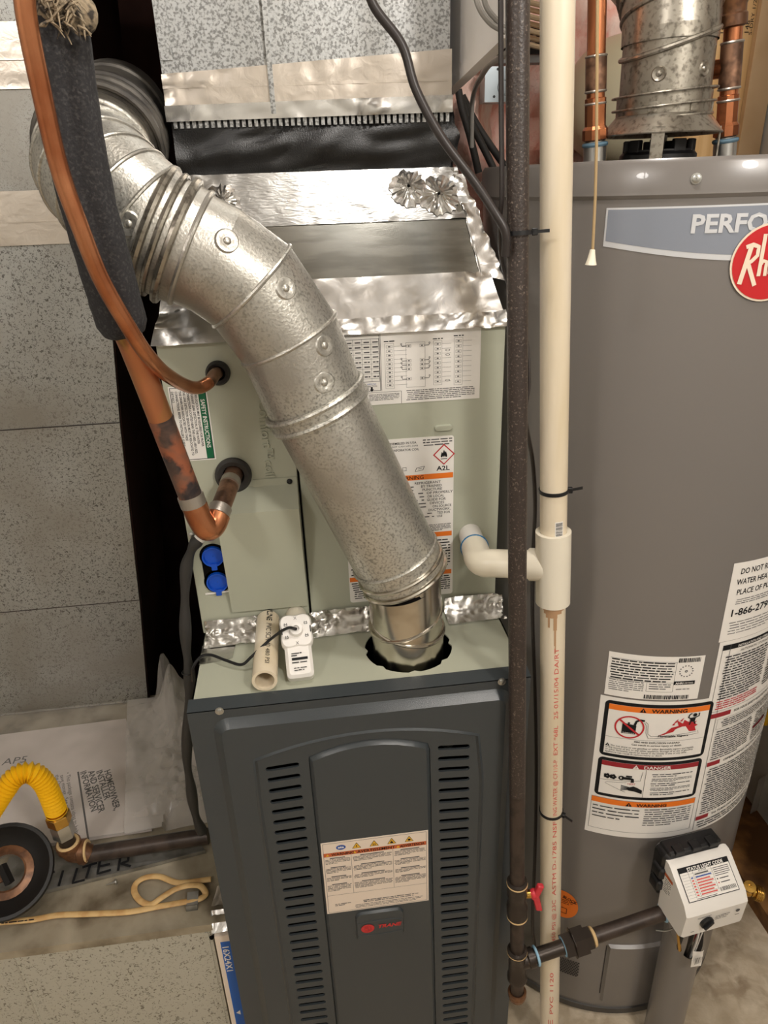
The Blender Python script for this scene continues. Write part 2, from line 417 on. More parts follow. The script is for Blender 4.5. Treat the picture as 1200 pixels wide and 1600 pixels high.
def plane_map(o, U, W_, N_):
    o, U, W_, N_ = V(o), V(U), V(W_), V(N_); return lambda u, v, h: o+U*u+W_*v+N_*h
def front_map(Y): return lambda u, v, h: V((u, Y-h, v))
def cyl_map(cx, cy, r): return lambda u, v, h: V((cx+(r+h)*math.sin(u/r), cy-(r+h)*math.cos(u/r), v))

# ================================================================ the room
struct(MB().box((-1.5, -2.4, -.1), (1.3, 1.15, 0)), 'floor', 'concrete')
struct(MB().box((-1.5, -2.4, 2.45), (1.3, 1.15, 2.55)), 'ceiling', 'ceilingwood')
struct(MB().box((-1.5, 1.05, 0), (1.3, 1.15, 2.45)), 'wall_back', 'darkwall')
struct(MB().box((-1.6, -2.4, 0), (-1.5, 1.15, 2.45)), 'wall_left', 'roomwall')
struct(MB().box((1.2, -2.4, 0), (1.3, 1.05, 2.45)), 'wall_right', 'roomwall')
struct(MB().box((-1.5, -2.5, 0), (1.3, -2.4, 2.45)), 'wall_front', 'roomwall')
struct(MB().box((1.06, .0, 0), (1.2, 1.05, .04)), 'trim_1', 'wood')            # sill plate along the right wall
tag(MB().box((1.075, .0, .04), (1.195, .038, 2.44)).build('wall_stud', 'wood'), 'rough brown lumber post standing on the sill plate behind the water heater', 'post')

# ================================================================ furnace
CW, FT, CYF = .4445, .864, .154        # cabinet width, shelf height, front of the coil case
fur = thing('furnace', (CW/2, .36, 0), 'dark slate grey gas furnace with two columns of louvre slots and a red maker badge', 'furnace')
HX, HY, HR = .2965, .0745, .0625       # flue hole in the shelf
mb = MB()
mb.box((0, 0, 0), (.002, .72, FT)); mb.box((CW-.002, 0, 0), (CW, .72, FT)); mb.box((0, .718, 0), (CW, .72, FT)); mb.box((0, 0, 0), (CW, .72, .002))
mb.box((.002, 0, .835), (CW-.002, .002, FT)); 
hole = []
for i in range(48):
    r = HR-(.004 if i % 6 == 0 else 0); hole.append((HX+r*math.cos(2*PI*i/48), HY+r*math.sin(2*PI*i/48)*.95))
holed(mb, [(0, 0), (CW, 0), (CW, .72), (0, .72)], [hole], lambda a, b: V((a, b, FT)), (0, 0, -.002))
mb.build('cabinet', 'casepaint', fur, 30)
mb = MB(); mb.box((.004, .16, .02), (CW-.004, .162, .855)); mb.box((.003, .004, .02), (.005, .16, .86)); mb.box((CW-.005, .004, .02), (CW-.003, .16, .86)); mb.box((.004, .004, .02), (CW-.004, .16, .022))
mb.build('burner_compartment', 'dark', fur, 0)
mb = MB()
for k, x in enumerate((.325, .35)): mb.tube(cr([(x, .12, .75), (x, .06, .742), (x, .05, .71-.01*k), (x, .1, .69)]), .009, 10)
mb.build('burner_tube', 'zinc', fur)
# door
YD = -.018
def fm(Y): return lambda a, b: V((a, Y, b))
arch = []
for i in range(13):
    t = i/12; x = .372-(.372-.077)*t; arch.append((x, .779+.026*(1-(2*t-1)**2)))
arch = arch[:1]+arch[1:-1]+arch[-1:]
arch_loop = [(.077, .05), (.379, .05)]+[(.3795, .70)]+arch+[(.075, .70)]
x0, x1, z0, z1 = -.004, CW+.004, .012, FT-.001
pan = [(x+.2245, z+.4375) for x, z in rrect(.199, .411, .022, 6)]
door = MB()
holed(door, [(x0, z0), (x1, z0), (x1, z1), (x0, z1)], [pan], fm(YD), None)
lp = lambda L2, Y: [V((a, Y, b)) for a, b in L2]
door.loft([lp([(x0, z0), (x1, z0), (x1, z1), (x0, z1)], YD), lp([(x0, z0), (x1, z0), (x1, z1), (x0, z1)], -.001)], False)
pi_ = offset2(pan, .004); pj_ = offset2(pan, .011)
door.loft([lp(pan, YD), lp(pi_, YD-.003), lp(pj_, YD-.010)], False)
YP = YD-.010
rim_o = offset2(arch_loop, -.006)
holed(door, pj_, [rim_o], fm(YP), None)
door.loft([lp(rim_o, YP), lp(offset2(arch_loop, -.003), YP-.0022), lp(arch_loop, YP+.001)], False)
dr = door.build('door', 'doorpaint', fur, 50)
tl = MB(); tl.prism([(x0, YD, FT-.001), (x1, YD, FT-.001), (x1, .004, FT+.0022), (x0, .004, FT+.0022)], (0, 0, -.0014))
tl.build('door_lip', 'doorpaint', dr, 0)
ctr = []
for i in range(9):
    t = i/8; ctr.append((.306-.161*t, .776+.018*(1-(2*t-1)**2)))
ctr_loop = [(.146, .06), (.318, .06), (.309, .765)]+ctr+[(.144, .77)]
YL = YP+.001
slots = []
for k in range(36):
    z = .7605-k*.0198
    if z < .07: break
    t = k/30
    slots.append(capsule(.1086+.0018*t, z+.003, .0225, .0040, math.radians(3.6-5.5*t)))
    slots.append(capsule(.342+.0085*t, z+.003, .0225, .0040, math.radians(-4.5+5*t)))
lv = MB()
holed(lv, arch_loop, slots+[ctr_loop], fm(YL), (0, .0035, 0))
lv.build('louvre_panel', 'doorpaint', dr, 30)
cp = MB()
cp.loft([lp(ctr_loop, YL+.003), lp(offset2(ctr_loop, .001), YL), lp(offset2(ctr_loop, .006), YL-.005)], False)
cp.add(lp(offset2(ctr_loop, .006), YL-.005), [tuple(range(len(ctr_loop)))])
cp.build('centre_panel', 'doorpaint', dr, 50)
YC = YL-.005
for q in ((343, 1111), (784, 1065)): screw(dr, P(*q, Y=YD), (0, -1, 0), .0042)
# warning label on the door
lb = MB().box((.149, YC, .4685), (.3045, YC-.0006, .618)).build('warning_label', 'manila', dr, 0)
pr = Print(front_map(YC-.0006), ['ink']); pr.h = .0002
a0, a1, b0, b1 = .1515, .302, .4705, .616
pr.frame_(a0, b0, a1, b1, .0005, 'inkgrey')
pr.rect(a0, .5895, a1, .597, 'inkrust', .0002)
for t, u, w_ in (('WARNING', .163, .033), ('AVERTISSEMENT', .2005, .055), ('ADVERTENCIA', .263, .036)): pr.text(t, u, .5908, .0072, 'ink', width=w_, bold=.02, h=.0004)
for u in (.155, .194, .2575): pr.poly([(u, .591), (u+.005, .591), (u+.0025, .5955)], 'inkyellow', .0004)
pr.disc(.1775, .606, .0048, 'inkblue', sx=1.45); pr.text('ata', .1775, .6045, .0062, 'paper', 'c', bold=.03, h=.0004, width=.009)
for k, u in enumerate((.2, .2255, .251, .2765)):
    pr.poly([(u-.0066, .6005), (u+.0066, .6005), (u, .612)], 'ink'); pr.poly([(u-.0056, .6012), (u+.0056, .6012), (u, .6106)], 'inkyellow', .0003)
    if k == 0: pr.poly([(u+.0006, .6085), (u-.0014, .6045), (u, .6045), (u-.0006, .6018), (u+.0016, .6055), (u+.0002, .6055)], 'ink', .0005)
    elif k == 1:
        for j in range(3): pr.rect(u-.002+.0016*j, .6018, u-.0012+.0016*j, .606, 'ink', .0005)
    elif k == 2: pr.poly([(u-.002, .602), (u+.002, .602), (u+.0022, .605), (u+.0006, .6045), (u, .6085), (u-.001, .605), (u-.0022, .6055)], 'ink', .0005)
    else: pr.disc(u, .6045, .002, 'ink', .0005); pr.rect(u-.003, .6042, u+.003, .6048, 'ink', .0005)
for ca, cb, sd in ((a0+.0015, .1895, 1), (.193, .2505, 2), (.254, a1-.0015, 3)):
    z = .587
    for j, n in enumerate((4, 4, 3, 5)):
        mm = (ca+cb)/2; pr.rect(mm-(cb-ca)*.3, z-.002, mm+(cb-ca)*.3, z-.0002, 'inkgrey')
        pr.words(ca, z-.0025-n*.0026, cb, z-.0025, n, 'inkgrey', .5, .5, seed=sd*9+j); z -= .0052+n*.0026+.0035
for u in (.1913, .2522): pr.rect(u-.0002, .508, u+.0002, .5895, 'inkgrey')
pr.rect(a0, .5076, a1, .508, 'inkgrey')
pr.words(.162, .483, .186, .489, 2, 'inkgrey', .5, .7, 4); pr.words(.203, .4835, .29, .49, 2, 'inkgrey', .55, .9, 5); pr.words(.19, .4735, .295, .482, 3, 'inkgrey', .4, .9, 6)
pr.done('warning_print', lb)
# maker badge
bx0, bx1, bz0, bz1 = .1905, .2655, .397, .461
bl = rrect((bx1-bx0)/2, (bz1-bz0)/2, .01, 5); bl = [((bx0+bx1)/2+x, (bz0+bz1)/2+y+(.003*(1-(x/.037)**2) if y > 0 else -.003*(1-(x/.037)**2))) for x, y in bl]
bd = MB(); bd.loft([lp(bl, YC+.001), lp(offset2(bl, .002), YC-.004)], False); bd.add(lp(offset2(bl, .002), YC-.004), [tuple(range(len(bl)))])
for dz in (.012, -.013):
    bd.tube([(bx0+.003+(bx1-bx0-.006)*t, YC-.0042, .4285+dz+.0035*(1-(2*t-1)**2)*(1 if dz > 0 else -1)) for t in [i/10 for i in range(11)]], .0006, 6)
bdo = bd.build('maker_badge', 'doorpaint', dr, 50)
pr = Print(front_map(YC-.0042), ['logored']); pr.disc(.2085, .4285, .0095, 'logored', sx=1.08); pr.disc(.2085, .4285, .0055, 'inkdarkred', .0008, r0=.0048)
pr.stroke([(.2045, .4305), (.2095, .4305), (.2095, .4245)], .0012, 'inkdarkred', .0009); pr.text('TRANE', .2235, .4265, .0105, 'logored', width=.036, bold=.04, shear=.25)
pr.done('badge_emblem', bdo)

# ================================================================ evaporator coil case on top of the furnace
CT = 1.302
coil = thing('evaporator_coil', (CW/2, .43, FT), 'grey green evaporator coil cabinet standing on the furnace under the foil-taped transition', 'coil cabinet')
mb = MB().box((0, CYF+.004, FT+.001), (CW, .70, CT)); mb.build('case', 'casepaint', coil, 0)
SPL = .160
mb = MB().obox(((SPL-.001)/2, CYF+.002, (FT+.003+CT)/2), (1, 0, 0), (0, 0, 1), (0, 1, 0), ((SPL-.001)/2, (CT-FT-.004)/2, .002), .0006); lp_ = mb.build('access_panel', 'casepaint', coil, 30)
mb = MB().obox(((SPL+.0025+CW)/2, CYF+.002, (FT+.003+CT)/2), (1, 0, 0), (0, 0, 1), (0, 1, 0), ((CW-SPL-.0025)/2, (CT-FT-.004)/2, .002), .0006); rp_ = mb.build('access_panel', 'casepaint', coil, 30)
mb = MB().box((SPL-.0005, CYF+.0025, FT+.004), (SPL+.002, CYF+.0035, CT-.002)); mb.build('panel_gap', 'dark', coil, 0)
# control box at the lower left
bx = MB(); q0, q1 = .047, .158
YX = CYF-.034; zr = P(420, 799, Y=YX).z; zbm = P(430, 951, Y=CYF-.006).z
bx.loft([[V((q0, y_, z_)), V((q1, y_, z_))] for y_, z_ in ((CYF+.001, zr+.024), (CYF-.001, zr+.024), (YX, zr), (CYF-.006, zbm), (CYF+.001, zbm))], False, 0, False)
for xx in (q0, q1): bx.add([V((xx, CYF+.001, zr+.024)), V((xx, CYF-.001, zr+.024)), V((xx, YX, zr)), V((xx, CYF-.006, zbm)), V((xx, CYF+.001, zbm))], [(0, 1, 2, 3, 4)])
cbx = bx.build('control_box', 'casepaint', coil, 0)
MB().box((.098, CYF-.0005, zr+.022), (q1, CYF-.0016, zr+.034)).build('box_flange', 'casepaint', cbx, 0)
screw(cbx, (.148, CYF-.0016, zr+.028), (0, -1, 0), .003, 'blackplastic')
screw(lp_, P(251, 536, Y=CYF), (0, -1, 0), .0042); screw(lp_, P(300, 836, Y=CYF), (0, -1, 0), .0042)
# drain caps
for k, q in enumerate(((333, 868), (340, 908))):
    c = P(*q, Y=CYF); c.y = CYF
    MB().lathe([(.019, -.0005), (.019, .0008), (.0005, .0008)], c, (0, -1, 0), 28).build('drain_port', 'dark', coil)
    cap = MB().lathe([(.0005, .002), (.0125, .002), (.0132, .006), (.0152, .0062), (.0155, .0015), (.0155, .0005)], c, (0, -1, 0), 28)
    cap.obox(c+V((0, -.004, -.0165)), (1, 0, 0), (0, 0, 1), (0, 1, 0), (.004, .005, .0016), .0005)
    cap.build('drain_cap', 'blueplastic', coil)
MB().box((.014, CYF-.0008, .955), (.045, CYF+.001, .998)).build('drain_slot', 'dark', coil, 0)
mb = MB(); mb.sheet((.012, CYF-.0015, .934), (.05, CYF-.0015, .936), (.05, CYF-.0015, .9385), (.012, CYF-.0015, .937), 10, 2, .0012, 300); mb.build('torn_film', 'paper', coil)
# grommets
G1, G2 = P(341, 582, Y=CYF), P(365, 741, Y=CYF)
for g, R_ in ((G1, .0155), (G2, .0245)):
    MB().lathe([(R_*.55, .001), (R_*.6, .007), (R_*.85, .0095), (R_, .006), (R_*1.0, .0005)], g, (0, -1, 0), 32).build('grommet', 'rubber', coil)
    MB().lathe([(R_*.62, .0006), (.0005, .0006)], g, (0, -1, 0), 24).build('grommet_hole', 'dark', coil)
# embossed lettering, reading downwards
tp = Print(lambda u, v, h: V((u, CYF-h, v)), ['casepaint'])
vs_, fs = text_geom('Comfort\u2122coil', .012); Lw = max(x for x, y in vs_)
a_, b_ = P(404, 640, Y=CYF), P(421, 745, Y=CYF); sc = (a_.z+.012-b_.z)/Lw
pts = [(a_.x+y*.0185, a_.z+.012-x*sc) for x, y in vs_]
tp.add([V((x, CYF-.0022, z)) for x, z in pts], fs)
bm = bmesh.new(); bv = [bm.verts.new((x, CYF-.0022, z)) for x, z in pts]; bm.verts.index_update()
for f in fs:
    try: bm.faces.new([bv[i] for i in f])
    except ValueError: pass
for e in bm.edges:
    if len(e.link_faces) == 1:
        p, q = e.verts[0].co, e.verts[1].co; tp.add([p, q, V((q.x, CYF+.0005, q.z)), V((p.x, CYF+.0005, p.z))], [(0, 1, 2, 3)])
bm.free(); tp.done('embossed_lettering', lp_)
mb = MB(); mb.loft([[V((.3625+x, CYF-y_, 1.1625+z)) for x, z in capsule(0, 0, s_, s_*.36-.0004)] for y_, s_ in ((-.0005, .0125), (.003, .0122), (.0042, .0105))]); mb.build('oblong_boss', 'casepaint', rp_)
# safety label, turned a quarter
sl = MB().box((.006, CYF, 1.1405), (.0538, CYF-.0006, 1.2415)).build('safety_label', 'paper', lp_, 0)
mpS = plane_map((.006, CYF-.0006, 1.2415), (0, 0, -1), (1, 0, 0), (0, -1, 0))       # u runs down, v runs right
pr = Print(mpS, ['ink'], .5); pr.h = .0002
pr.frame_(.0015, .0015, .0995, .0463, .0008, 'ink'); pr.rect(.0023, .0365, .0987, .0455, 'inkgreen')
pr.text('SAFETY INSTRUCTIONS', .018, .0385, .0072, 'paper', width=.066, bold=.015, h=.0004)
for k, t in enumerate(('OR RELOCATION MAY BE REQUIRED FOR PROPER', 'FRIGERANT LEAK DETECTION. IF THE WATER', 'CONNECTIONS LOCATED NEAR THIS LABEL ARE USED,', 'THE LEAK DETECTION SENSOR MUST BE RELOCATED TO', 'THE DRAIN PAN ASSOCIATED WITH THESE', 'CONNECTIONS. REFER TO INSTALLER\'S GUIDE', 'DETAILS.')):
    pr.text(t, .006, .0318-k*.0048, .0042, 'ink', bold=.02, width=.0019*len(t))
pr.done('safety_print', sl)
# wiring label
wx0, wx1, wz0, wz1 = .205, .412, 1.2005, 1.2995
wl = MB().box((wx0, CYF, wz0), (wx1, CYF-.0006, wz1)).build('wiring_label', 'paper', rp_, 0)
pr = Print(front_map(CYF-.0006), ['ink'], .5); pr.h = .0002
S = .00028
pr.text('MAX AIRFLOW IN CFM', .236, 1.2935, .0052, 'ink', width=.032); pr.rect(.2795, wz0+.019, .28, wz1, 'ink')
pr.frame_(.212, 1.2195, .2785, 1.2925, .0006, 'ink'); pr.frame_(.2125, 1.232, .278, 1.288, .0005, 'ink')
for x in (.233, .244, .2555, .267): pr.rect(x, 1.232 if x not in (.2555,) else 1.2195, x+S, 1.288, 'ink')
for k in range(8):
    z = 1.281-k*.0064; pr.rect(.2125, z, .278, z+S, 'ink')
    for x in (.2155, .2352, .2465, .2578, .2692): pr.words(x, z+.0012, x+.0075+(.006 if x < .22 else 0), z+.0045, 1, 'inkgrey', .6, 1, k)
pr.text('AIRFLOW', .2485, 1.2278, .003, 'ink', 'c', width=.012); pr.text('DIRECTION', .2485, 1.225, .003, 'ink', 'c', width=.012)
pr.text('AIRFLOW', .2665, 1.2278, .003, 'inkblue', 'c', width=.012); pr.text('DIRECTION', .2665, 1.225, .003, 'ink', 'c', width=.014)
for x, s_ in ((.2485, 1), (.2665, -1)):
    z = 1.222; pr.poly([(x-.0013, z-.003*s_), (x+.0013, z-.003*s_), (x+.0013, z), (x+.0028, z), (x, z+.0035*s_), (x-.0028, z), (x-.0013, z)], 'ink')
pr.rect(wx0, 1.2172, .306, 1.2176, 'ink'); pr.rect(.3055, wz0, .306, 1.2176, 'ink')
pr.words(.212, 1.203, .252, 1.214, 4, 'inkgrey', .45, .6, 3); pr.words(.262, 1.206, .303, 1.2155, 5, 'inkgrey', .45, .8, 8)
pr.text('HEATING THERMOSTAT + AC/HP', .3165, 1.294, .0046, 'ink', width=.042); pr.words(.385, 1.2945, .398, 1.297, 1, 'inkgrey', .5, 1, 2)
for x, zt, zb, w_, n in ((.285, 1.281, 1.2215, .012, 10), (.349, 1.281, 1.2225, .0115, 9), (.3765, 1.2835, 1.221, .0115, 9)):
    pr.frame_(x, zb, x+w_, zt, S, 'inkgrey'); pr.words(x-.001, zt+.001, x+w_+.001, zt+.004, 1, 'ink', .5, 1, n)
    for k in range(n):
        z = zt-.0045-k*(zt-zb-.008)/max(1, n-1)*.98; pr.frame_(x+.002, z-.0018, x+w_-.002, z+.0018, S, 'inkgrey'); pr.rect(x+.0045, z-.0008, x+w_-.0045, z+.0008, 'inkgrey')
        pr.rect(x+w_, z, x+w_+(.017 if x < .3 else .012), z+S, 'inkgrey')
pr.frame_(.3125, 1.2215, .338, 1.2805, S, 'inkgrey')
for k, z in enumerate((1.276, 1.257, 1.2515, 1.246, 1.233)):
    for x, sx in ((.3165, -1), (.334, 1)):
        pr.frame_(x-.003, z-.0018, x+.003, z+.0018, S, 'inkgrey'); pr.rect(x-.0012, z-.0008, x+.0012, z+.0008, 'inkgrey')
        pr.stroke([(x+sx*.003, z), (x+sx*.009, z), (x+sx*.0095, z+.002)], .0007, 'ink'); pr.disc(x+sx*.0098, z+.003, .0012, 'ink', r0=.0007, n=10, rings=1)
for z in (1.268, 1.262, 1.228): pr.disc(.368, z, .0014, 'inkgrey', r0=.001, sx=2.2, n=14, rings=1)
pr.words(.312, 1.2035, .405, 1.2185, 6, 'inkgrey', .45, .8, 21)
pr.done('wiring_print', wl)
# refrigerant warning label
ax0, ax1, az0, az1 = .2215, .3775, .897, 1.1505
al = MB(); al.prism([(.2995+x, CYF, 1.0237+z) for x, z in rrect(.078, .1268, .004, 3)], (0, -.0006, 0)); al = al.build('refrigerant_label', 'paper', rp_, 0)
pr = Print(front_map(CYF-.0006), ['ink'], .5); pr.h = .0002
pr.text('ASSEMBLED IN USA', .325, 1.1425, .0046, 'ink', 'r', width=.04, bold=.01); pr.text('R4T CAH HFC1548', .327, 1.1382, .0034, 'inkgrey', 'r', width=.036)
pr.text('EVAPORATOR COIL', .3285, 1.1325, .0046, 'ink', 'r', width=.04, bold=.01)
pr.words(.334, 1.137, .375, 1.1485, 3, 'inkgrey', .5, .9, 31)
pr.frame_(.305, 1.103, .3105, 1.1085, .0005, 'ink'); pr.poly([(.322, 1.1005), (.334, 1.1025), (.3365, 1.1085), (.3245, 1.1065)], 'inkgrey'); pr.poly([(.3232, 1.1013), (.3332, 1.1031), (.3352, 1.1077), (.3252, 1.1059)], 'paper', .0003); pr.stroke([(.327, 1.1044), (.332, 1.1052)], .0006, 'ink', .0004)
cx, cz, r = .3635, 1.1235, .0155
pr.poly([(cx, cz+r), (cx-r, cz), (cx, cz-r), (cx+r, cz)], 'inkred'); r = .0132; pr.poly([(cx, cz+r), (cx-r, cz), (cx, cz-r), (cx+r, cz)], 'paper', .0004)
fl = [(0, .0072), (.0016, .003), (.0028, .0048), (.0042, -.0002), (.0046, -.003), (.0028, -.0044), (.0012, -.0016), (0, -.0044), (-.0012, -.0016), (-.0028, -.0044), (-.0046, -.003), (-.0042, 0), (-.003, .0042), (-.0016, .002)]
pr.poly([(cx+a, cz+b) for a, b in fl], 'ink', .0006); pr.rect(cx-.0046, cz-.0068, cx+.0046, cz-.0058, 'ink', .0006)
pr.text('A2L', cx-.001, 1.1, .0095, 'ink', 'c', bold=.02, width=.0185)
pr.rect(ax0+.001, 1.088, ax1-.0008, 1.096, 'inkorange'); pr.text('WARNING', .3345, 1.0892, .0078, 'ink', 'r', bold=.01, width=.04, h=.0004)
for k, (t, x0_, x1_) in enumerate((('REFRIGERANT', .3215, .359), ('BY TRAINED', .3305, .3605), ('PUNCTURE', .3325, .361), ('OF PROPERLY', .3385, .3765), ('OR LOCAL', .3395, .364), ('GUIDE FOR', .339, .3665), ('DEVICES', .343, .364), ('ON SOURCE', .347, .3745), ('DUCTWORK,', .341, .3735), ('TED FOR', .354, .373), ('USE', .3535, .3615))):
    z = 1.0812-k*.00535; pr.text(t, x0_, z, .0053, 'ink', bold=.006, width=x1_-x0_); pr.words(ax0+.004, z, x0_-.004, z+.0042, 1, 'inkgrey', .45, 1, k+50, .8)
pr.words(.29, 1.006, .374, 1.0175, 5, 'inkgrey', .5, .85, 61)
for z in (.9965, .9325): pr.rect(ax0+.001, z, ax1-.002, z+.0075, 'inkorange')
pr.words(ax0+.003, .9415, ax1-.004, .993, 11, 'ink', .45, .8, 71); pr.words(ax0+.003, .902, ax1-.004, .931, 8, 'ink', .5, .8, 72)
pr.done('refrigerant_print', al)
# foil tape along the foot of the coil
def foot_tape(px, seed):
    m = MB(); a, b = px
    up0, up1 = P(a, 960-(a-320)*.1, Y=CYF), P(b, 960-(b-320)*.1, Y=CYF)
    z0_, z1_ = FT+.001, FT+.028
    m.sheet((up0.x, CYF-.001, z0_), (up1.x, CYF-.001, z0_), (up1.x, CYF-.001, z1_), (up0.x, CYF-.001, z1_+.004*random.uniform(-1, 1)), 30, 8, .0034, 110, .8, seed=seed, nrm=(0, -1, 0))
    m.sheet((up0.x, CYF-.038, FT), (up1.x, CYF-.034, FT), (up1.x, CYF-.001, FT), (up0.x, CYF-.001, FT), 30, 8, .0028, 110, .8, seed=seed+3, nrm=(0, 0, 1))
    m.build('foil_tape', 'foil', coil, 60)
foot_tape((318, 402), 1); foot_tape((482, 578), 5); foot_tape((694, 784), 9)
m = MB(); m.sheet((.001, CYF-.075, FT), (.047, CYF-.066, FT), (.049, CYF-.034, FT), (.001, CYF-.03, FT), 14, 8, .0012, 110, 1.5, seed=12, nrm=(0, 0, 1)); m.build('foil_tape', 'foil', coil, 60)

# ================================================================ furnace flue
flue = thing('flue_pipe', (HX, HY, FT), 'galvanized flue pipe with adjustable elbows rising from the furnace shelf', 'flue pipe')
def mitred(pts, r, n=40):
    """ring loops of a round pipe mitred at every joint of the polyline; r per joint"""
    pts = [V(p) for p in pts]; m = len(pts); rs = r if isinstance(r, (list, tuple)) else [r]*m
    d = [(pts[i+1]-pts[i]).normalized() for i in range(m-1)]
    x, y = frame(d[0]); y = d[0].cross(x); loops = []
    cur = [pts[0]+(x*math.cos(2*PI*k/n)+y*math.sin(2*PI*k/n))*rs[0] for k in range(n)]
    loops.append(cur)
    for i in range(1, m):
        nrm = d[i-1] if i == m-1 else (d[i-1]+d[i]).normalized()
        x = (x-d[i-1]*x.dot(d[i-1])).normalized(); y = d[i-1].cross(x)
        lp_i = []
        for k in range(n):
            p = pts[i-1]+(x*math.cos(2*PI*k/n)+y*math.sin(2*PI*k/n))*rs[i]
            t = (pts[i]-p).dot(nrm)/d[i-1].dot(nrm); lp_i.append(p+d[i-1]*t)
        loops.append(lp_i)
        if i < m-1:
            a = d[i-1].rotation_difference(d[i]); x = a @ x
    return loops
def seg(loops, i, j, name, m, parent):
    return MB().loft(loops[i:j+1], False).build(name, m, parent, 60)
def lerp_loop(a, b, t): return [p.lerp(q, t) for p, q in zip(a, b)]
B0 = V((HX, HY, FT-.03)); B1 = P(630, 893, Y=HY)
f1 = P(497, 634, Y=.076)
# lower pipe
lw = mitred([B0, V((HX, HY, FT+.012)), (B0+(B1-B0)*.62), B1+V((.0, 0, .004))], .0505)
lower = MB()
lower.loft([lw[0], lw[1], lw[2], lw[3]], False); lo = lower.build('lower_pipe', 'flueshiny', flue, 60)
MB().bead([p+V((0, 0, .030+.012*math.cos(2*PI*k/40-1.0))) for k, p in enumerate(lw[1])], .0028).build('seam_ring', 'flueshiny', flue)
MB().bead([p+V((0, 0, .014*math.cos(2*PI*k/40+1.2)-.012)) for k, p in enumerate(lw[2])], .0024).build('seam_ring', 'flueshiny', flue)
# long straight section, pushed over the lower pipe
dl = (f1-B1).normalized()
Ls = mitred([B1-dl*.006, B1+dl*.022, f1], [.0585, .0585, .0585])
st = MB(); st.loft(Ls, False); sec = st.build('straight_section', 'flue', flue, 60)
inner = MB(); inner.loft(mitred([B1-V((0, 0, .02)), B1+dl*.03], .051), False); inner.build('inner_sleeve', 'dark', flue)
for off, rr in ((-.004, .0035), (.011, .003), (.030, .0022)):
    c = B1+dl*off; x, y = frame(dl)
    MB().bead([c+(x*math.cos(2*PI*k/40)+y*math.sin(2*PI*k/40))*.0595 for k in range(40)], rr).build('seam_ring', 'flue' if off > .02 else 'flueshiny', flue)
# strip of cement tape at the right of the lower joint
cpt = []
x, y = frame(dl)
for k in range(9):
    a = math.radians(-50+k*10); q = B1+dl*(.036-.006*k*.9)+V((math.cos(a), 0, 0))*.060*1.0; cpt.append(V((q.x-.004, HY-.03+.004*k, q.z)))
t_ = MB(); t_.tube(cr(cpt, 3), .0042, 8); t_.build('sealant_strip', 'dope', flue)
# adjustable elbow 1 and elbow 2
path = [f1, P(451, 528, Y=.075), P(393, 447, Y=.072), P(338, 408, Y=.07), P(276, 378, Y=.07)]
E1 = mitred([f1-dl*.012]+path, .060)
gores = []
for i in range(1, len(E1)-1):
    gores.append(seg(E1, i, i+1, 'elbow_gore', 'flue', flue))
for i in (2, 3): MB().bead(E1[i], .0026).build('seam_ring', 'flue', flue)
for off, rr, R_ in ((-.006, .0042, .0605), (.010, .0035, .0625)):
    c = f1+dl*off; x, y = frame(dl); MB().bead([c+(x*math.cos(2*PI*k/40)+y*math.sin(2*PI*k/40))*R_ for k in range(40)], rr).build('seam_ring', 'flue', flue)
MB().loft([[c+dl*h+(x*math.cos(2*PI*k/40)+y*math.sin(2*PI*k/40))*.0615 for k in range(40)] for h in (-.018, .004)], False).build('collar', 'flue', flue)
d4 = (path[4]-path[3]).normalized()
band_c = path[4]
for off, rr, R_, mm in ((-.016, .003, .0615, 'flue'), (.0, .0045, .065, 'fluegrey'), (.013, .0036, .064, 'fluegrey'), (.026, .0048, .0645, 'fluegrey')):
    c = band_c+d4*off; x, y = frame(d4); MB().bead([c+(x*math.cos(2*PI*k/40)+y*math.sin(2*PI*k/40))*R_ for k in range(40)], rr).build('seam_ring', mm, flue)
MB().loft([[band_c+d4*h+(x*math.cos(2*PI*k/40)+y*math.sin(2*PI*k/40))*.0625 for k in range(40)] for h in (-.014, .034)], False).build('collar', 'flue', flue)
def arc(S_, d, e, Rb, n):
    d, e = d.normalized(), e.normalized(); q = (e-d*d.dot(e)).normalized(); t = math.acos(max(-1, min(1, d.dot(e))))
    return [S_+(d*math.sin(t*k/n)+q*(1-math.cos(t*k/n)))*Rb for k in range(n+1)]
S2 = P(222, 338, Y=.072); T2 = P(192, 170, Y=.46); dS = (S2-path[4]).normalized(); eS = V((0, 1, .2))
for _ in range(8): eS = (T2-arc(S2, dS, eS, .08, 4)[-1]).normalized()
p2 = [path[4]+d4*.018]+arc(S2, dS, eS, .08, 5)
p2.append(p2[-1]+eS*.05)
E2 = mitred(p2, .0615)
for i in range(len(E2)-1): seg(E2, i, i+1, 'elbow_gore', 'flue' if i < 5 else 'fluegrey', flue)
for i in range(1, len(E2)-1): MB().bead(E2[i], .0022).build('seam_ring', 'flue', flue)
A2 = p2[-2]
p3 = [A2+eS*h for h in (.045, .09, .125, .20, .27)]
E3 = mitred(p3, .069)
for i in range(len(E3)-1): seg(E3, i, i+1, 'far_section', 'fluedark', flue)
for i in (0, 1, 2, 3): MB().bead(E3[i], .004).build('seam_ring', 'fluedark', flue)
MB().loft([E3[0], lerp_loop(E3[0], [sum(E3[0], V())/40]*40, .22)], False).build('reducer_face', 'fluedark', flue)
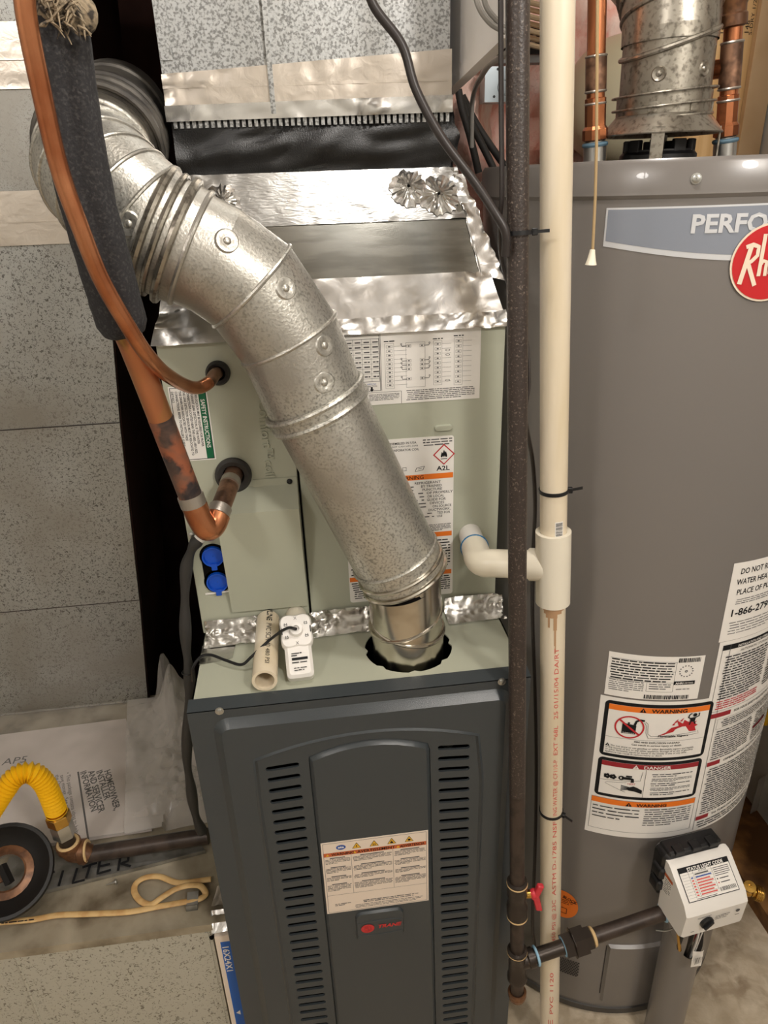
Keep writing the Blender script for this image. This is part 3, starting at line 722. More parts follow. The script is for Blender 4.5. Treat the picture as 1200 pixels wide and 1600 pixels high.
# dimples with rivets
def surf(px, py, a, b, r):
    """point where the view ray meets the cylinder a-b of radius r, with its normal"""
    d = ray(px, py).normalized(); u = (b-a).normalized(); w0 = CAM-a
    dp = d-u*d.dot(u); wp = w0-u*w0.dot(u); A = dp.dot(dp); Bq = dp.dot(wp); C_ = wp.dot(wp)-r*r; D = max(Bq*Bq-A*C_, 0)
    q = CAM+d*((-Bq-math.sqrt(D))/A); return q, ((q-a)-u*(q-a).dot(u)).normalized()
for px, py, a, b, r in ((355, 376, path[2], path[3], .060), (447, 450, path[1], path[2], .060), (508, 540, path[0], path[1], .060), (507, 598, path[0], path[1], .060), (200, 350, p2[0], p2[1], .0615)):
    q, n = surf(px, py, a, b, r)
    MB().lathe([(.0128, -.0012), (.0112, .0006), (.0085, .0009), (.0058, .0002), (.0042, .0), (.0034, .0014), (.002, .0020), (.0003, .0021)], q, n, 20).build('crimp_rivet', 'flue', flue)

# ================================================================ supply plenum, flexible connector, transition
pl = thing('supply_plenum', (.2, .45, CT), 'galvanized supply plenum with crinkled foil tape above the coil cabinet', 'duct')
tb = [(.004, .163), (.4405, .163), (.4405, .69), (.004, .69)]; tt = [(.046, .25), (.399, .25), (.399, .66), (.046, .66)]
ZT = 1.484
mb = MB(); mb.loft([[V((x, y, CT+.001)) for x, y in tb], [V((x, y, CT+.012)) for x, y in tb], [V((x, y, ZT)) for x, y in tt]], True)
mb.build('transition', 'sheet', pl, 0)
def tf(u, t):   # point on the front slope of the transition
    a = V((.004+(.4405-.004)*u, .163, CT+.012)); b = V((.046+(.399-.046)*u, .25, ZT)); return a.lerp(b, t)
sn = (tf(1, 0)-tf(0, 0)).cross(tf(0, 1)-tf(0, 0)).normalized()
if sn.y > 0: sn = -sn
m = MB(); m.sheet(tf(0, .64), tf(1.0, .64), tf(1, 1.0), tf(0, 1.0), 60, 12, .0014, 70, 1.2, seed=2, nrm=sn); m.build('foil_tape', 'foilsoft', pl, 60)
m = MB(); m.sheet(tf(0, .80), tf(1.0, .80), tf(1, .83), tf(0, .83), 40, 2, .001, 70, 0, seed=4, nrm=sn); m.build('foil_fold', 'foil', pl, 60)
m = MB(); m.sheet(tf(-.005, -.05), tf(1.005, -.05), tf(1, .27), tf(0, .27), 60, 12, .0015, 65, 1.6, seed=6, nrm=sn); m.build('foil_tape', 'foil', pl, 60)
m = MB(); m.sheet((-.005, CYF-.006, CT-.008), (CW+.004, CYF-.006, CT-.008), tf(1.005, -.02)+sn*.004, tf(-.005, -.02)+sn*.004, 70, 6, .003, 60, 1.2, seed=8, nrm=(0, -.8, .6)); m.build('foil_tape', 'foil', pl, 60)
# star-shaped puckers of tape over the screw heads
for u, t, s_ in ((.80, .86, .024), (.90, .80, .026), (.155, .8, .024)):
    c = tf(u, t)+sn*.002; ux = V((1, 0, 0)); uy = sn.cross(ux).normalized(); k = 44; loops = []
    for ri, hh in ((1., .0004), (.75, .0014), (.45, .0026), (.2, .0046), (.08, .005)):
        loops.append([c+(ux*math.cos(2*PI*i/k)+uy*math.sin(2*PI*i/k))*(s_*ri*(1+.12*random.uniform(-1, 1)))+sn*(hh+(.0014*(i % 2)+.0012*random.random())*(1 if ri < 1 else 0)) for i in range(k)])
    MB().loft(loops, False).build('foil_pucker', 'foil', pl, 25)
m = MB(); m.sheet(tf(.965, .25), tf(1.03, .2)+V((.003, .0, 0)), tf(1.012, .95), tf(.975, .95), 8, 40, .002, 80, 1, seed=9, nrm=V((.6, -.7, .2))); m.build('foil_tape', 'foil', pl, 60)
# canvas connector
mb = MB(); loops = []
NR = 18
for k in range(NR):
    t = k/(NR-1); z = ZT-.006+.078*t; s_ = math.sin(PI*t); lp0 = []
    for e in range(4):
        c0, c1 = [(.043, .25), (.398, .25), (.398, .66), (.043, .66)][e], [(.398, .25), (.398, .66), (.043, .66), (.043, .25)][e]
        for i in range(60):
            tt_ = i/60; x = c0[0]+(c1[0]-c0[0])*tt_; y = c0[1]+(c1[1]-c0[1])*tt_
            nx, ny = [(0, -1), (1, 0), (0, 1), (-1, 0)][e]
            f = .016*abs(noise.noise(V((x*7+z*9, z*26-x*7.5, y*8+2))))+.007*noise.noise(V((x*20, z*50-x*12, y*20)))
            h = s_*(f+.002)-.006+.002*s_
            lp0.append(V((x+nx*h, y+ny*h, z)))
    loops.append(lp0)
mb.loft(loops, False); cv = mb.build('canvas_connector', 'canvas', pl, 70)
# toothed metal strip of the connector
mb = MB(); ZP = 1.5475
for k in range(46):
    x = .046+k*.0075; mb.box((x, .2475, ZP-.011), (x+.0043, .2495, ZP+.004))
tp = mb.build('strip_teeth', 'plenum', pl, 0)
# plenum box: left, middle and right sheets
for a, b in ((.0405, .166), (.170, .3885)):
    MB().box((a, .249, ZP), (b, .66, 2.44)).build('plenum_sheet', 'plenum', pl, 0)
MB().box((.165, .2425, ZP+.002), (.171, .2492, 2.44)).build('standing_seam', 'plenum', pl, 0)
MB().box((.041, .2472, ZP+.06), (.0555, .249, 2.44)).build('corner_seam', 'plenum', pl, 0)
a, b = .0395, .3905
m = MB(); m.sheet((a, .2475, ZP-.001), (b, .2475, ZP+.003), (b, .2475, ZP+.067), (a, .2475, ZP+.046), 60, 12, .0014, 70, 1.1, seed=21, nrm=(0, -1, 0)); m.build('foil_tape', 'foildull', pl, 60)
m = MB(); m.sheet((a-.001, .2462, ZP-.004), (b+.001, .2462, ZP-.001), (b+.001, .2462, ZP+.018), (a-.001, .2462, ZP+.013), 60, 6, .0034, 60, .6, seed=23, nrm=(0, -1, 0)); m.build('foil_tape', 'foil', pl, 60)
m = MB(); m.sheet((a, .2468, ZP+.031), (b, .2468, ZP+.033), (b, .2468, ZP+.036), (a, .2468, ZP+.034), 50, 2, .0012, 60, 0, seed=25, nrm=(0, -1, 0)); m.build('foil_fold', 'foildull', pl, 60)

# ================================================================ return duct and boot
YR = .58
rd = thing('return_duct', (-.5, .75, .42), 'speckled galvanized return duct with foil-taped joints standing left of the coil', 'duct')
def edge(py):   # right-hand edge of the duct front, from the photograph
    pts = [(1120, 236), (930, 217), (660, 187), (480, 172), (300, 156), (150, 140), (0, 122), (-160, 104)]
    for (y0_, x0_), (y1_, x1_) in zip(pts, pts[1:]):
        if y1_ <= py <= y0_: return x0_+(x1_-x0_)*(y0_-py)/(y0_-y1_)
    return pts[-1][1]
rows = [1118, 937, 660, 372, 300, 130, 40, -120]
def dpt(py):
    q = P(edge(py), py, Y=YR); return q.x, q.z
for k in range(len(rows)-1):
    (xa, za), (xb, zb) = dpt(rows[k]), dpt(rows[k+1])
    if k == 0: za = .4215
    off = .0016*(k % 2)
    mb = MB(); mb.prism([(-.95, YR-off, za+.0008), (xa, YR-off, za+.0008), (xb, YR-off, zb-.0008), (-.95, YR-off, zb-.0008)], (0, .30, 0)); mb.build('duct_panel', 'duct', rd, 0)
    if k in (0, 1): 
        m = MB(); m.tube([(-.95, YR-.0015, zb), (xb, YR-.0015, zb)], .0011, 6); m.build('cross_seam', 'pipesmooth', rd)
for ya, yb, sd in ((372, 300, 3), (130, 40, 5)):
    (xa, za), (xb, zb) = dpt(ya), dpt(yb)
    m = MB(); m.sheet((-.95, YR-.0025, za-.006), (xa+.004, YR-.0025, za-.006), (xb+.004, YR-.0025, zb+.006), (-.95, YR-.0025, zb+.006), 50, 10, .0016, 60, .3, seed=sd, nrm=(0, -1, 0)); m.build('foil_tape', 'foildull', rd, 60)
    zm = (za+zb)/2; m = MB(); m.sheet((-.95, YR-.005, zm-.006), (xa+.004, YR-.005, zm-.006), (xb+.004, YR-.005, zm+.004), (-.95, YR-.005, zm+.004), 50, 3, .0012, 60, .3, seed=sd+1, nrm=(0, -1, 0)); m.build('foil_fold', 'foildull', rd, 60)
pts_ = [dpt(r_) for r_ in rows]; pts_[0] = (pts_[0][0], .4215)
MB().prism([(x, YR+.004, z) for x, z in pts_]+[(x+.003, YR+.004, z) for x, z in pts_[::-1]], (0, .29, 0)).build('side_panel', 'darkwall', rd, 0)
# boot (filter rack) in front of it
ZL = .42
bt = thing('return_boot', (-.5, .3, 0), 'stained horizontal sheet-metal boot beside the furnace with a ledge of clutter on top', 'duct')
YB = .015
mb = MB().box((-.95, YB, ZL-.002), (-.006, .60, ZL)); mb.box((-.95, YB-.003, ZL-.016), (-.034, YB, ZL)); mb.build('ledge_sheet', 'ledge', bt, 0)
xs = P(28, 1490, Y=YB).x
MB().box((-.95, YB, 0), (xs-.004, .60, ZL-.016)).build('front_panel', 'boot', bt, 0)
MB().box((xs-.003, YB-.002, 0), (-.0365, .60, ZL-.016)).build('front_panel', 'boot', bt, 0)
m = MB(); m.tube([(xs-.0035, YB-.001, 0), (xs-.0035, YB-.001, ZL-.016)], .003, 8); m.build('seam_ring', 'boot', bt)
MB().box((-.047, YB-.004, 0), (-.0415, YB-.001, ZL-.017)).build('edge_fold', 'boot', bt, 0)
m = MB(); m.sheet((-.036, YB-.004, ZL-.02), (-.006, YB-.004, ZL-.018), (-.006, YB+.02, ZL+.002), (-.036, YB+.02, ZL+.002), 8, 8, .004, 150, 1, seed=31, nrm=(0, -.7, .7)); m.build('foil_scrap', 'foil', bt, 40)
m = MB(); m.sheet((-.036, YB+.025, ZL+.001), (-.006, YB+.025, ZL+.001), (-.008, YB+.06, ZL+.001), (-.03, YB+.06, ZL+.001), 8, 8, .005, 150, 1, seed=33, nrm=(0, 0, 1)); m.build('foil_scrap', 'foildull', bt, 40)
screw(bt, P(331, 1464, Y=YB-.002), (0, -1, 0), .003, 'dark')
# furnace filter
ft = thing('air_filter', (-.0185, .3, .002), 'thin blue and white cardboard air filter slid between the boot and the furnace', 'air filter')
fx0, fx1, fy = -.032, -.006, .006
MB().box((fx0, fy, .002), (fx1, .60, ZL-.022)).build('cardboard_frame', 'manila', ft, 0)
pr = Print(front_map(fy), ['inkblue'], .5); pr.h = .0003
M['filterblue'] = mat('filterblue', (20, 92, 180), .5)
pr.rect(fx0+.0075, .002, fx1, ZL-.036, 'filterblue')
vs_, fs = text_geom('16X24X1', .02); Lw = max(x for x, y in vs_)
pr.add([V((fx0+.0095+y*.014, fy-.0006, ZL-.045-x*.064/Lw)) for x, y in vs_], fs, pr.mi('paper'))
zz = P(383, 1580, Y=fy).z; pr.poly([(fx0+.011, zz), (fx0+.018, zz+.006), (fx0+.018, zz-.006)], 'paper', .0006)
pr.done('filter_print', ft)

# ================================================================ refrigerant lines
sl_ = thing('suction_line', P(205, 545, Y=.04), 'thick copper suction line with torn black foam sleeve bending into the lower coil grommet', 'copper pipe')
foam = [*[P(70, -60, Y=-.05)+V((-.04*h, -.013*h, h)) for h in (.74, .55, .38, .25, .15, .07)], P(70, -60, Y=-.05), P(86, 20, Y=-.046), P(105, 150, Y=-.040), P(131, 290, Y=-.034), P(166, 420, Y=-.022), P(194, 517, Y=-.006)]
fp = cr(foam, 8); nf = len(fp)
mb = MB(); x, y = None, None
x, y = frame((fp[1]-fp[0])); loops = []
for i, p in enumerate(fp):
    t = (fp[min(i+1, nf-1)]-fp[max(i-1, 0)]).normalized(); x = (x-t*x.dot(t)).normalized(); y = t.cross(x); lp0 = []
    for k in range(28):
        a = 2*PI*k/28; d = x*math.cos(a)+y*math.sin(a)
        rr = .0245*(1+.05*noise.noise(p*40+d*2)+.03*noise.noise(p*110+d*4))*(.86 if i == nf-1 else 1)
        # long slit facing the viewer
        fc = d.dot((CAM-p).normalized())
        if fc > .86: rr -= .006*(fc-.86)/.14
        lp0.append(p+d*rr)
    loops.append(lp0)
mb.loft(loops, True); mb.build('foam_sleeve', 'foam', sl_, 60)
cu = cr([P(190, 500, Y=-.009), P(212, 552, Y=.006), P(258, 672, Y=.034), P(302, 786, Y=.05), P(312, 808, Y=.05)], 6)
MB().tube(cu, .0137, 20).build('copper_tube', 'copperburnt', sl_)
MB().tube(cu[11:18], .0140, 20).build('scorched_length', 'copperchar', sl_)
elb = cr([P(303, 788, Y=.05), P(313, 811, Y=.05), P(324, 826, Y=.052), P(334, 820, Y=.06), P(341, 804, Y=.07)], 6)
MB().tube(elb, .0155, 20).build('elbow', 'copper', sl_)
MB().tube([P(339, 808, Y=.067), P(352, 775, Y=.095), P(366, 739, Y=.156)], .0125, 20).build('stub_tube', 'copperdull', sl_)
for a, b, r in ((P(297, 773, Y=.05), P(303, 789, Y=.05), .0158), (P(340, 806, Y=.069), P(345, 793, Y=.08), .0145), (P(358, 759, Y=.118), P(361, 751, Y=.13), .0133)): MB().pipe(a, b, r).build('solder_band', 'solder', sl_)
# torn fibre tuft at the top of the sleeve
mb = MB(); c = P(90, 14, Y=-.075)
for k in range(60):
    a = random.uniform(0, 2*PI); d = V((math.cos(a), random.uniform(-.8, .1), math.sin(a)*.8)).normalized(); q = c+V((random.uniform(-.014, .018), random.uniform(-.004, .004), random.uniform(-.012, .012)))
    l = random.uniform(.006, .016); mb.tube([q, q+d*l*.6+V((0, 0, -.002)), q+d*l+V((0, 0, -.005))], [.0011, .0008, .0003], 5)
mb.sphere(c+V((-.010, .016, .006)), .018, 12, sc=(1, .7, .8)); mb.sphere(c+V((.012, .018, .0)), .014, 12, sc=(1, .7, 1.1))
o = mb.build('fibre_tuft', 'fuzz', sl_); o['kind'] = 'stuff'
lq = thing('liquid_line', P(210, 520, Y=.04), 'slim bright copper liquid line curving into the upper coil grommet', 'copper pipe')
lpth = cr([*[P(30, -60, Y=-.10)+V((-.03*h, -.03*h, h)) for h in (.76, .55, .38, .25, .15, .07)], P(30, -60, Y=-.10), P(42, 30, Y=-.096), P(62, 130, Y=-.088), P(92, 260, Y=-.078), P(128, 362, Y=-.070), P(160, 440, Y=-.058), P(205, 518, Y=-.042), P(231, 556, Y=-.024), P(256, 582, Y=.008), P(285, 600, Y=.060), P(308, 606, Y=.09), P(326, 598, Y=.105), P(335, 586, Y=.13), P(340, 582, Y=.156)], 7)
nl = len(lpth)-14
MB().tube(lpth[:nl], .0078, 16).build('copper_tube', 'copper', lq); MB().tube(lpth[nl-1:], .0076, 16).build('stub_tube', 'copperdull', lq)

# ================================================================ PVC drain line
pv = thing('drain_pipe', P(858, 1640, Y=-.02), 'cream plastic drain pipe with a tee branching to the coil', 'drain pipe')
pT, pB = P(872, -90, Y=.022), P(858, 1655, Y=-.022)
def pvat(py): return P(872-14*(py+90)/1745, py, Y=.022-.044*((pT-P(872-14*(py+90)/1745, py, Y=0)).length/(pT-pB).length))
d = (pB-pT).normalized()
def on(py):     # point of the drain line level with a picture row
    lo_, hi_ = 0., 1.
    for _ in range(40):
        t = (lo_+hi_)/2; q = pT.lerp(pB, t)-CAM; yy = 800-F_PX*q.dot(_up)/q.dot(_fw)
        if yy < py: lo_ = t
        else: hi_ = t
    return pT.lerp(pB, lo_)
t1, t2 = on(830), on(940)
MB().tube([V((pT.x, pT.y, 2.44)), pT, t1], .0166, 28).build('upper_pipe', 'pvc', pv); lowp = MB().pipe(t2, pB, .0166, 28).build('lower_pipe', 'pvc', pv)
tc_ = on(883)
mb = MB(); mb.lathe([(.0168, 0), (.0222, .0), (.0222, (t2-t1).length), (.0168, (t2-t1).length)], t1, t2-t1, 28)
E0 = V((.392, .052, 1.004)); bd_ = (E0-tc_).normalized()
mb.lathe([(.0195, 0), (.0215, .018), (.0215, .03), (.0168, .03)], tc_, bd_, 24); mb.build('tee', 'pvcwhite', pv)
W0 = V((.4035, .156, .995))
mb = MB(); mb.tube(cr([tc_+bd_*.02, E0-bd_*.022, E0-bd_*.006, E0+(W0-E0).normalized()*.012, E0+(W0-E0).normalized()*.03, E0.lerp(W0, .55)], 6), .0188, 24); mb.build('trap_elbow', 'pvcclean', pv)
MB().pipe(E0.lerp(W0, .5), W0, .0168, 24).build('coil_stub', 'white', pv)
mb = MB(); q = E0.lerp(W0, .5); mb.torus(q, W0-E0, .0188, .0014, 24, 6); mb.build('glue_ring', 'bluemark', pv)
# primer run below the tee, barcode, printed line
def wrap(base, axis, r):
    ax = axis.normalized(); f = (CAM-base); f = (f-ax*f.dot(ax)).normalized(); s = ax.cross(f)
    return lambda u, v, h: base+ax*v+(f*math.cos(u/r)+s*math.sin(u/r))*(r+h)
pm = wrap(t2, d, .0166); u_sign = -1 if pm(.005, 0, 0).x < t2.x+0 and pm(.005, 0, 0).x < pm(-.005, 0, 0).x else 1
mpv = lambda u, v, h: pm(u*u_sign, v, h)     # u to the right, v down the pipe
pr = Print(mpv, ['purpleprimer'], .004); pr.h = .0003
pr.rect(-.013, .001, .016, .006, 'purpleprimer')
for u0_, u1_, v1_ in ((-.012, .012, .010), (-.009, .006, .0155), (-.006, -.0035, .03), (.001, .0055, .034), (.002, .004, .058), (.003, .0045, .07)): pr.rect(u0_, .005, u1_, v1_, 'purpleprimer', .0003)
pr.done('primer_run', lowp)
mpu = lambda u, v, h: (lambda g: g(u*u_sign, v, h))(wrap(on(832), d, .0166))
pr = Print(mpu, ['ink'], .004); pr.h = .0003
pr.rect(.002, -.0215, .0125, -.001, 'paper', .0002)
for k in range(12): pr.rect(.003, -.020+k*.0015, .0115, -.020+k*.0015+random.choice((.0005, .0009)), 'ink', .0004)
pr.done('barcode_sticker', pv)
pr = Print(mpv, ['inkpink'], .5); pr.h = .0004
# text reads upwards along the pipe
def uptext(t, v0, L, size, m='inkpink', u=.0085):
    vs_, fs = text_geom(t, .0); w_ = max(x for x, y in vs_); pr = Print(mpv, [m], .5)
    pr.add([mpv(u-y*size, v0-x*L/w_, .0004) for x, y in vs_], fs, 0); pr.done('printed_line', lowp)
def vat(py): return (on(py)-t2).dot(d)
uptext('25 01/15/04 DA/RT', vat(1112), vat(1112)-vat(1002), .0085); uptext('EXT *68L', vat(1168), vat(1168)-vat(1122), .0085)
uptext('ING WATER @ CF110-P', vat(1262), vat(1262)-vat(1175), .0085); uptext('ASTM D-1785 NSF', vat(1385), vat(1385)-vat(1270), .0085)
uptext('1" 450 PSI @ 23C', vat(1468), vat(1468)-vat(1392), .0085); uptext('PVC 1120', vat(1570), vat(1570)-vat(1505), .0085, u=.006); uptext('PE', vat(1612), vat(1612)-vat(1578), .012, u=.006)
# zip ties
def ziptie(c, axis, r, tail, label):
    mb = MB(); ax = V(axis).normalized(); x, y = frame(ax); n = 30
    lo_ = [[c+(x*math.cos(2*PI*k/n)+y*math.sin(2*PI*k/n))*rr+ax*hh for k in range(n)] for rr, hh in ((r+.0002, -.0022), (r+.0014, -.0022), (r+.0014, .0022), (r+.0002, .0022))]
    mb.loft(lo_+[lo_[0]], False)
    ax2 = V(tail); f = (ax2-ax*ax2.dot(ax)).normalized(); q = c+f*(r+.0028); mb.obox(q, f, ax, f.cross(ax), (.003, .0035, .0028), .0006)
    mb.obox(q+ax2.normalized()*.009, ax2, ax, ax2.cross(ax), (.006, .0016, .0008)); return tag(mb.build('zip_tie', 'blackplastic'), label, 'zip tie')
ziptie(on(766), d, .0166, V((.9, -.3, .25)), 'black zip tie around the cream pipe just above its tee')
ziptie(on(1266), d, .0166, V((.7, -.6, -.3)), 'black zip tie around the printed lower part of the cream pipe')

# ================================================================ black iron gas line
gl = thing('gas_line', P(808, 1545, Y=-.075), 'black iron gas pipe with red shut-off handle, tee and union feeding the water heater', 'gas pipe')
gT, gB = P(809, -90, Y=.004), P(808, 1548, Y=-.075)
gd = (gB-gT).normalized()
def og(py):
    lo_, hi_ = 0., 1.
    for _ in range(40):
        t = (lo_+hi_)/2; q = gT.lerp(gB, t)-CAM; yy = 800-F_PX*q.dot(_up)/q.dot(_fw)
        if yy < py: lo_ = t
        else: hi_ = t
    return gT.lerp(gB, lo_)
GR = .0112
MB().tube([V((gT.x, gT.y, 2.44)), gT, og(1240)], GR, 24).build('upper_pipe', 'blackpipe', gl); MB().pipe(og(1240), og(1380), GR*.97, 24).build('upper_pipe', 'pipesmooth', gl)
MB().pipe(og(1425), og(1495), GR*.95, 24).build('nipple', 'pipesmooth', gl); MB().pipe(og(1515), og(1555), GR*.95, 24).build('drip_leg', 'pipesmooth', gl)
a, b = og(1376), og(1432); L = (b-a).length
vb = MB().lathe([(GR, 0), (.0152, .001), (.0152, L*.35), (.0135, L*.42), (.0135, L*.6), (.0158, L*.66), (.0158, L*.95), (GR, L)], a, gd, 24).build('valve_body', 'iron', gl)
for py in (1380, 1431, 1487): MB().torus(og(py), gd, .0132, .0026, 24, 8).build('pipe_dope', 'dope', gl)
hc = og(1396)+V((.018, -.004, 0)); 
mb = MB().pipe(og(1398), hc+V((.004, 0, 0)), .006, 12); mb.build('handle_stem', 'brass', gl)
mb = MB(); mb.sphere(hc+V((.006, 0, 0)), .0085, 12, sc=(.9, .9, 1)); mb.obox(hc+V((.011, -.002, .006)), (1, 0, -.3), (0, 1, 0), (.3, 0, 1), (.005, .004, .015), .0015); mb.obox(hc+V((.012, -.002, -.018)), (1, 0, -.25), (0, 1, 0), (-.22, 0, 1), (.0055, .003, .017), .0015)
mb.build('valve_handle', 'redhandle', gl)
a, b = og(1483), og(1528); L = (b-a).length; tcn = a.lerp(b, .45)
VI = P(1042, 1424, Y=-.045)       # inlet of the gas control
nd = (VI-tcn).normalized()
mb = MB().lathe([(GR, 0), (.0155, .001), (.0155, .008), (.0135, .012), (.0135, L-.012), (.0155, L-.008), (.0155, L), (GR, L)], a, gd, 24); mb.lathe([(.0125, 0), (.0128, .016), (.0152, .018), (.0152, .027), (GR, .027)], tcn, nd, 24); mb.build('tee', 'iron', gl)
a, b = og(1550), og(1572); L = .016; MB().lathe([(GR, 0), (.0148, .0005), (.0148, .008), (.0138, .009), (.0132, .015), (.009, .018), (.0005, .018)], a, gd, 24).build('pipe_cap', 'rusty', gl)
LN = (VI-tcn).length
def al_(px):    # distance along the branch level with a picture column
    lo_, hi_ = 0., 1.
    for _ in range(40):
        t = (lo_+hi_)/2; q = tcn.lerp(VI, t)-CAM; xx = 600+F_PX*q.dot(_rt)/q.dot(_fw)
        if xx < px: lo_ = t
        else: hi_ = t
    return tcn.lerp(VI, lo_)
MB().pipe(al_(824), al_(884), .0113, 20).build('nipple', 'iron', gl)
MB().torus(al_(838), nd, .0135, .0022, 20, 8).build('sealing_tape', 'bluetape', gl); MB().torus(al_(881), nd, .0135, .0022, 20, 8).build('sealing_tape', 'bluetape', gl)
mb = MB(); x, y = frame(nd)
def hexa(c, r, l):
    mb.prism([c+(x*math.cos(PI*k/3)+y*math.sin(PI*k/3))*r for k in range(6)], nd*l)
hexa(al_(880), .0195, (al_(894)-al_(880)).length); mb.lathe([(.0165, 0), (.0235, .002), (.0235, .003)], al_(892), nd, 8); hexa(al_(895), .0235, (al_(913)-al_(895)).length); hexa(al_(914), .0185, (al_(922)-al_(914)).length)
mb.build('union', 'iron', gl, 30)
MB().torus(al_(926), nd, .0125, .003, 20, 8).build('pipe_dope', 'dope', gl)
MB().pipe(al_(922), VI+nd*.006, .0118, 20).build('branch_pipe', 'pipesmooth', gl)
MB().torus(al_(1036), nd, .0128, .0022, 20, 8).build('sealing_tape', 'bluetape', gl)
ziptie(og(364), gd, GR+.003, V((1, -.2, .05)), 'black zip tie holding the thermostat cable to the black gas pipe')
# cable tied along the gas pipe
cb = [*[P(572, -60, Y=.02)+V((-.1*h, -.04*h, h)) for h in (.74, .5, .3, .18, .08)], P(572, -60, Y=.02), P(582, 5, Y=.02), P(628, 70, Y=.015), P(650, 140, Y=.01), P(690, 215, Y=.0), P(742, 285, Y=-.01), P(775, 335, Y=-.022), P(790, 364, Y=-.026), P(790, 400, Y=-.024)]
tag(MB().tube(cr(cb, 8), .0044, 10).build('control_cable', 'cable'), 'thick dark cable sagging across the plenum to the zip tie on the gas pipe', 'cable')
c2 = [*[og(-60)+V((-.0165-.02*h, -.003, h)) for h in (.77, .55, .38, .25, .15, .07)], og(-60)+V((-.0165, -.003, 0)), og(150)+V((-.0155, .002, 0)), og(300)+V((-.0155, .002, 0)), og(345)+V((-.0155, .01, 0)), og(420)+V((-.008, .026, 0)), og(520)+V((.014, .022, 0)), og(600)+V((.017, .014, 0)), og(660)+V((.014, .016, 0)), P(832, 720, Y=.03), P(836, 790, Y=.035), P(833, 870, Y=.06), P(832, 960, Y=.04), P(836, 1080, Y=.03), P(838, 1200, Y=.02), P(836, 1330, Y=.01), P(832, 1440, Y=-.0), P(836, 1480, Y=.0)]
tag(MB().tube(cr(c2, 8), .0026, 8).build('thermostat_wire', 'cable'), 'thin dark wire running down behind the black gas pipe and cream pipe', 'cable')

# ================================================================ water heater
TZ = 1.483
wh = thing('water_heater', (TX, TY, 0), 'tall grey gas water heater with round red logo and white warning labels', 'water heater')
AX = (0, 0, 1)
MB().lathe([(.05, .018), (TR-.004, .018), (TR-.004, .03), (TR, .034), (TR, TZ-.034)], (TX, TY, 0), AX, 96).build('jacket', 'tankpaint', wh, 30)
MB().lathe([(.05, .004), (TR-.006, .004), (TR-.001, .008), (TR-.001, .022), (TR-.006, .024)], (TX, TY, 0), AX, 96).build('base_ring', 'tankdark', wh, 30)
mb = MB(); mb.lathe([(TR+.0005, TZ-.040), (TR+.0035, TZ-.036), (TR+.003, TZ-.032), (TR+.0025, TZ-.005), (TR-.001, TZ), (TR-.02, TZ-.001), (.02, TZ+.002), (.0005, TZ+.002)], (TX, TY, 0), AX, 96); mb.build('top_cap', 'tankpaint', wh, 40)
for k in range(4):
    a = math.radians(-22.4+90*k); screw(wh, (TX+(TR+.003)*math.sin(a), TY-(TR+.003)*math.cos(a), TZ-.021), (math.sin(a), -math.cos(a), 0), .0042)
a = math.radians(12); screw(wh, (TX+(TR-.001)*math.sin(a), TY-(TR-.001)*math.cos(a), .014), (math.sin(a), -math.cos(a), 0), .003)
DG = math.radians
cm = cyl_map(TX, TY, TR)
def U(deg): return DG(deg)*TR
def wrapsheet(name, loop_rects, m, h, parent, holes=None):
    pr = Print(cm, [m], .008)
    for u0, v0, u1, v1 in loop_rects: pr.rect(u0, v0, u1, v1, m, h)
    return pr.build(name, pr.mats, parent, smooth=40)
# vertical jacket seam and a shallow crease
# performance band
pr = Print(cm, ['silverfoil'], .008); z0, z1 = 1.3935, 1.4345
def band(u, e):   # bottom curves down towards the logo
    t = max(0, min(1, (u-U(-42))/U(38))); return z0-.016*math.sin(t*PI/2)+e
def bandstrip(ua, ub, e0, e1, m, h):
    k = 40; b = [cm(ua+(ub-ua)*i/k, band(ua+(ub-ua)*i/k if ua+(ub-ua)*i/k < U(-3) else 2*U(-3)-(ua+(ub-ua)*i/k), e0), h) for i in range(k+1)]
    t = [cm(ua+(ub-ua)*i/k, z1-e1+.003*i/k, h) for i in range(k+1)]
    pr.add(b+t, [(i, i+1, k+2+i, k+1+i) for i in range(k)], pr.mi(m))
bandstrip(U(-42.2), U(36), 0, 0, 'silverfoil', .0006); bandstrip(U(-41.7), U(35.5), .006, .002, 'badgeblue', .0009)
bn = pr.build('name_band', pr.mats, wh, smooth=40)
pr = Print(cm, ['silverfoil'], .5); pr.text('PERFORMANCE', U(-22.2), 1.408, .0262, 'silverfoil', bold=.03, width=U(42), h=.0018); pr.done('band_lettering', bn)
# round logo
lc, lz, lr = U(-2.8), 1.375, .0395
pr = Print(cm, ['logocream'], .008); pr.disc(lc, lz, lr+.0022, 'logocream', .0022, n=48, rings=6); pr.disc(lc, lz, lr, 'logored', .0028, n=48, rings=6); lg = pr.build('logo_disc', pr.mats, wh, smooth=40)
pr = Print(cm, ['logocream'], .004); pr.h = .0036
c0 = lc-.031
def st(pts, w_=.0042): pr.stroke([(c0+a, lz+b) for a, b in pts], w_, 'logocream', .0036)
st([(.002, -.022), (.0085, .018)], .005)
st([(.003, .017), (.010, .0195), (.0165, .017), (.0165, .008), (.011, .002), (.0075, .0005)], .0042); st([(.0075, .0005), (.019, -.024)], .0046)
st([(.0215, .030), (.0215, -.014)], .0042); st([(.0215, -.002), (.0245, .002), (.028, .001), (.0285, -.014)], .0038)
for k in (0, 1): st([(.032+k*.0125, -.005), (.041+k*.0125, -.005), (.040+k*.0125, .001), (.036+k*.0125, .003), (.0325+k*.0125, -.002), (.033+k*.0125, -.011), (.037+k*.0125, -.0142), (.0415+k*.0125, -.011)], .0034)
st([(.058, -.014), (.058, .002)], .0036); st([(.058, -.001), (.0605, .002), (.0628, 0), (.0628, -.014)], .0034)
pr.done('logo_script', lg)
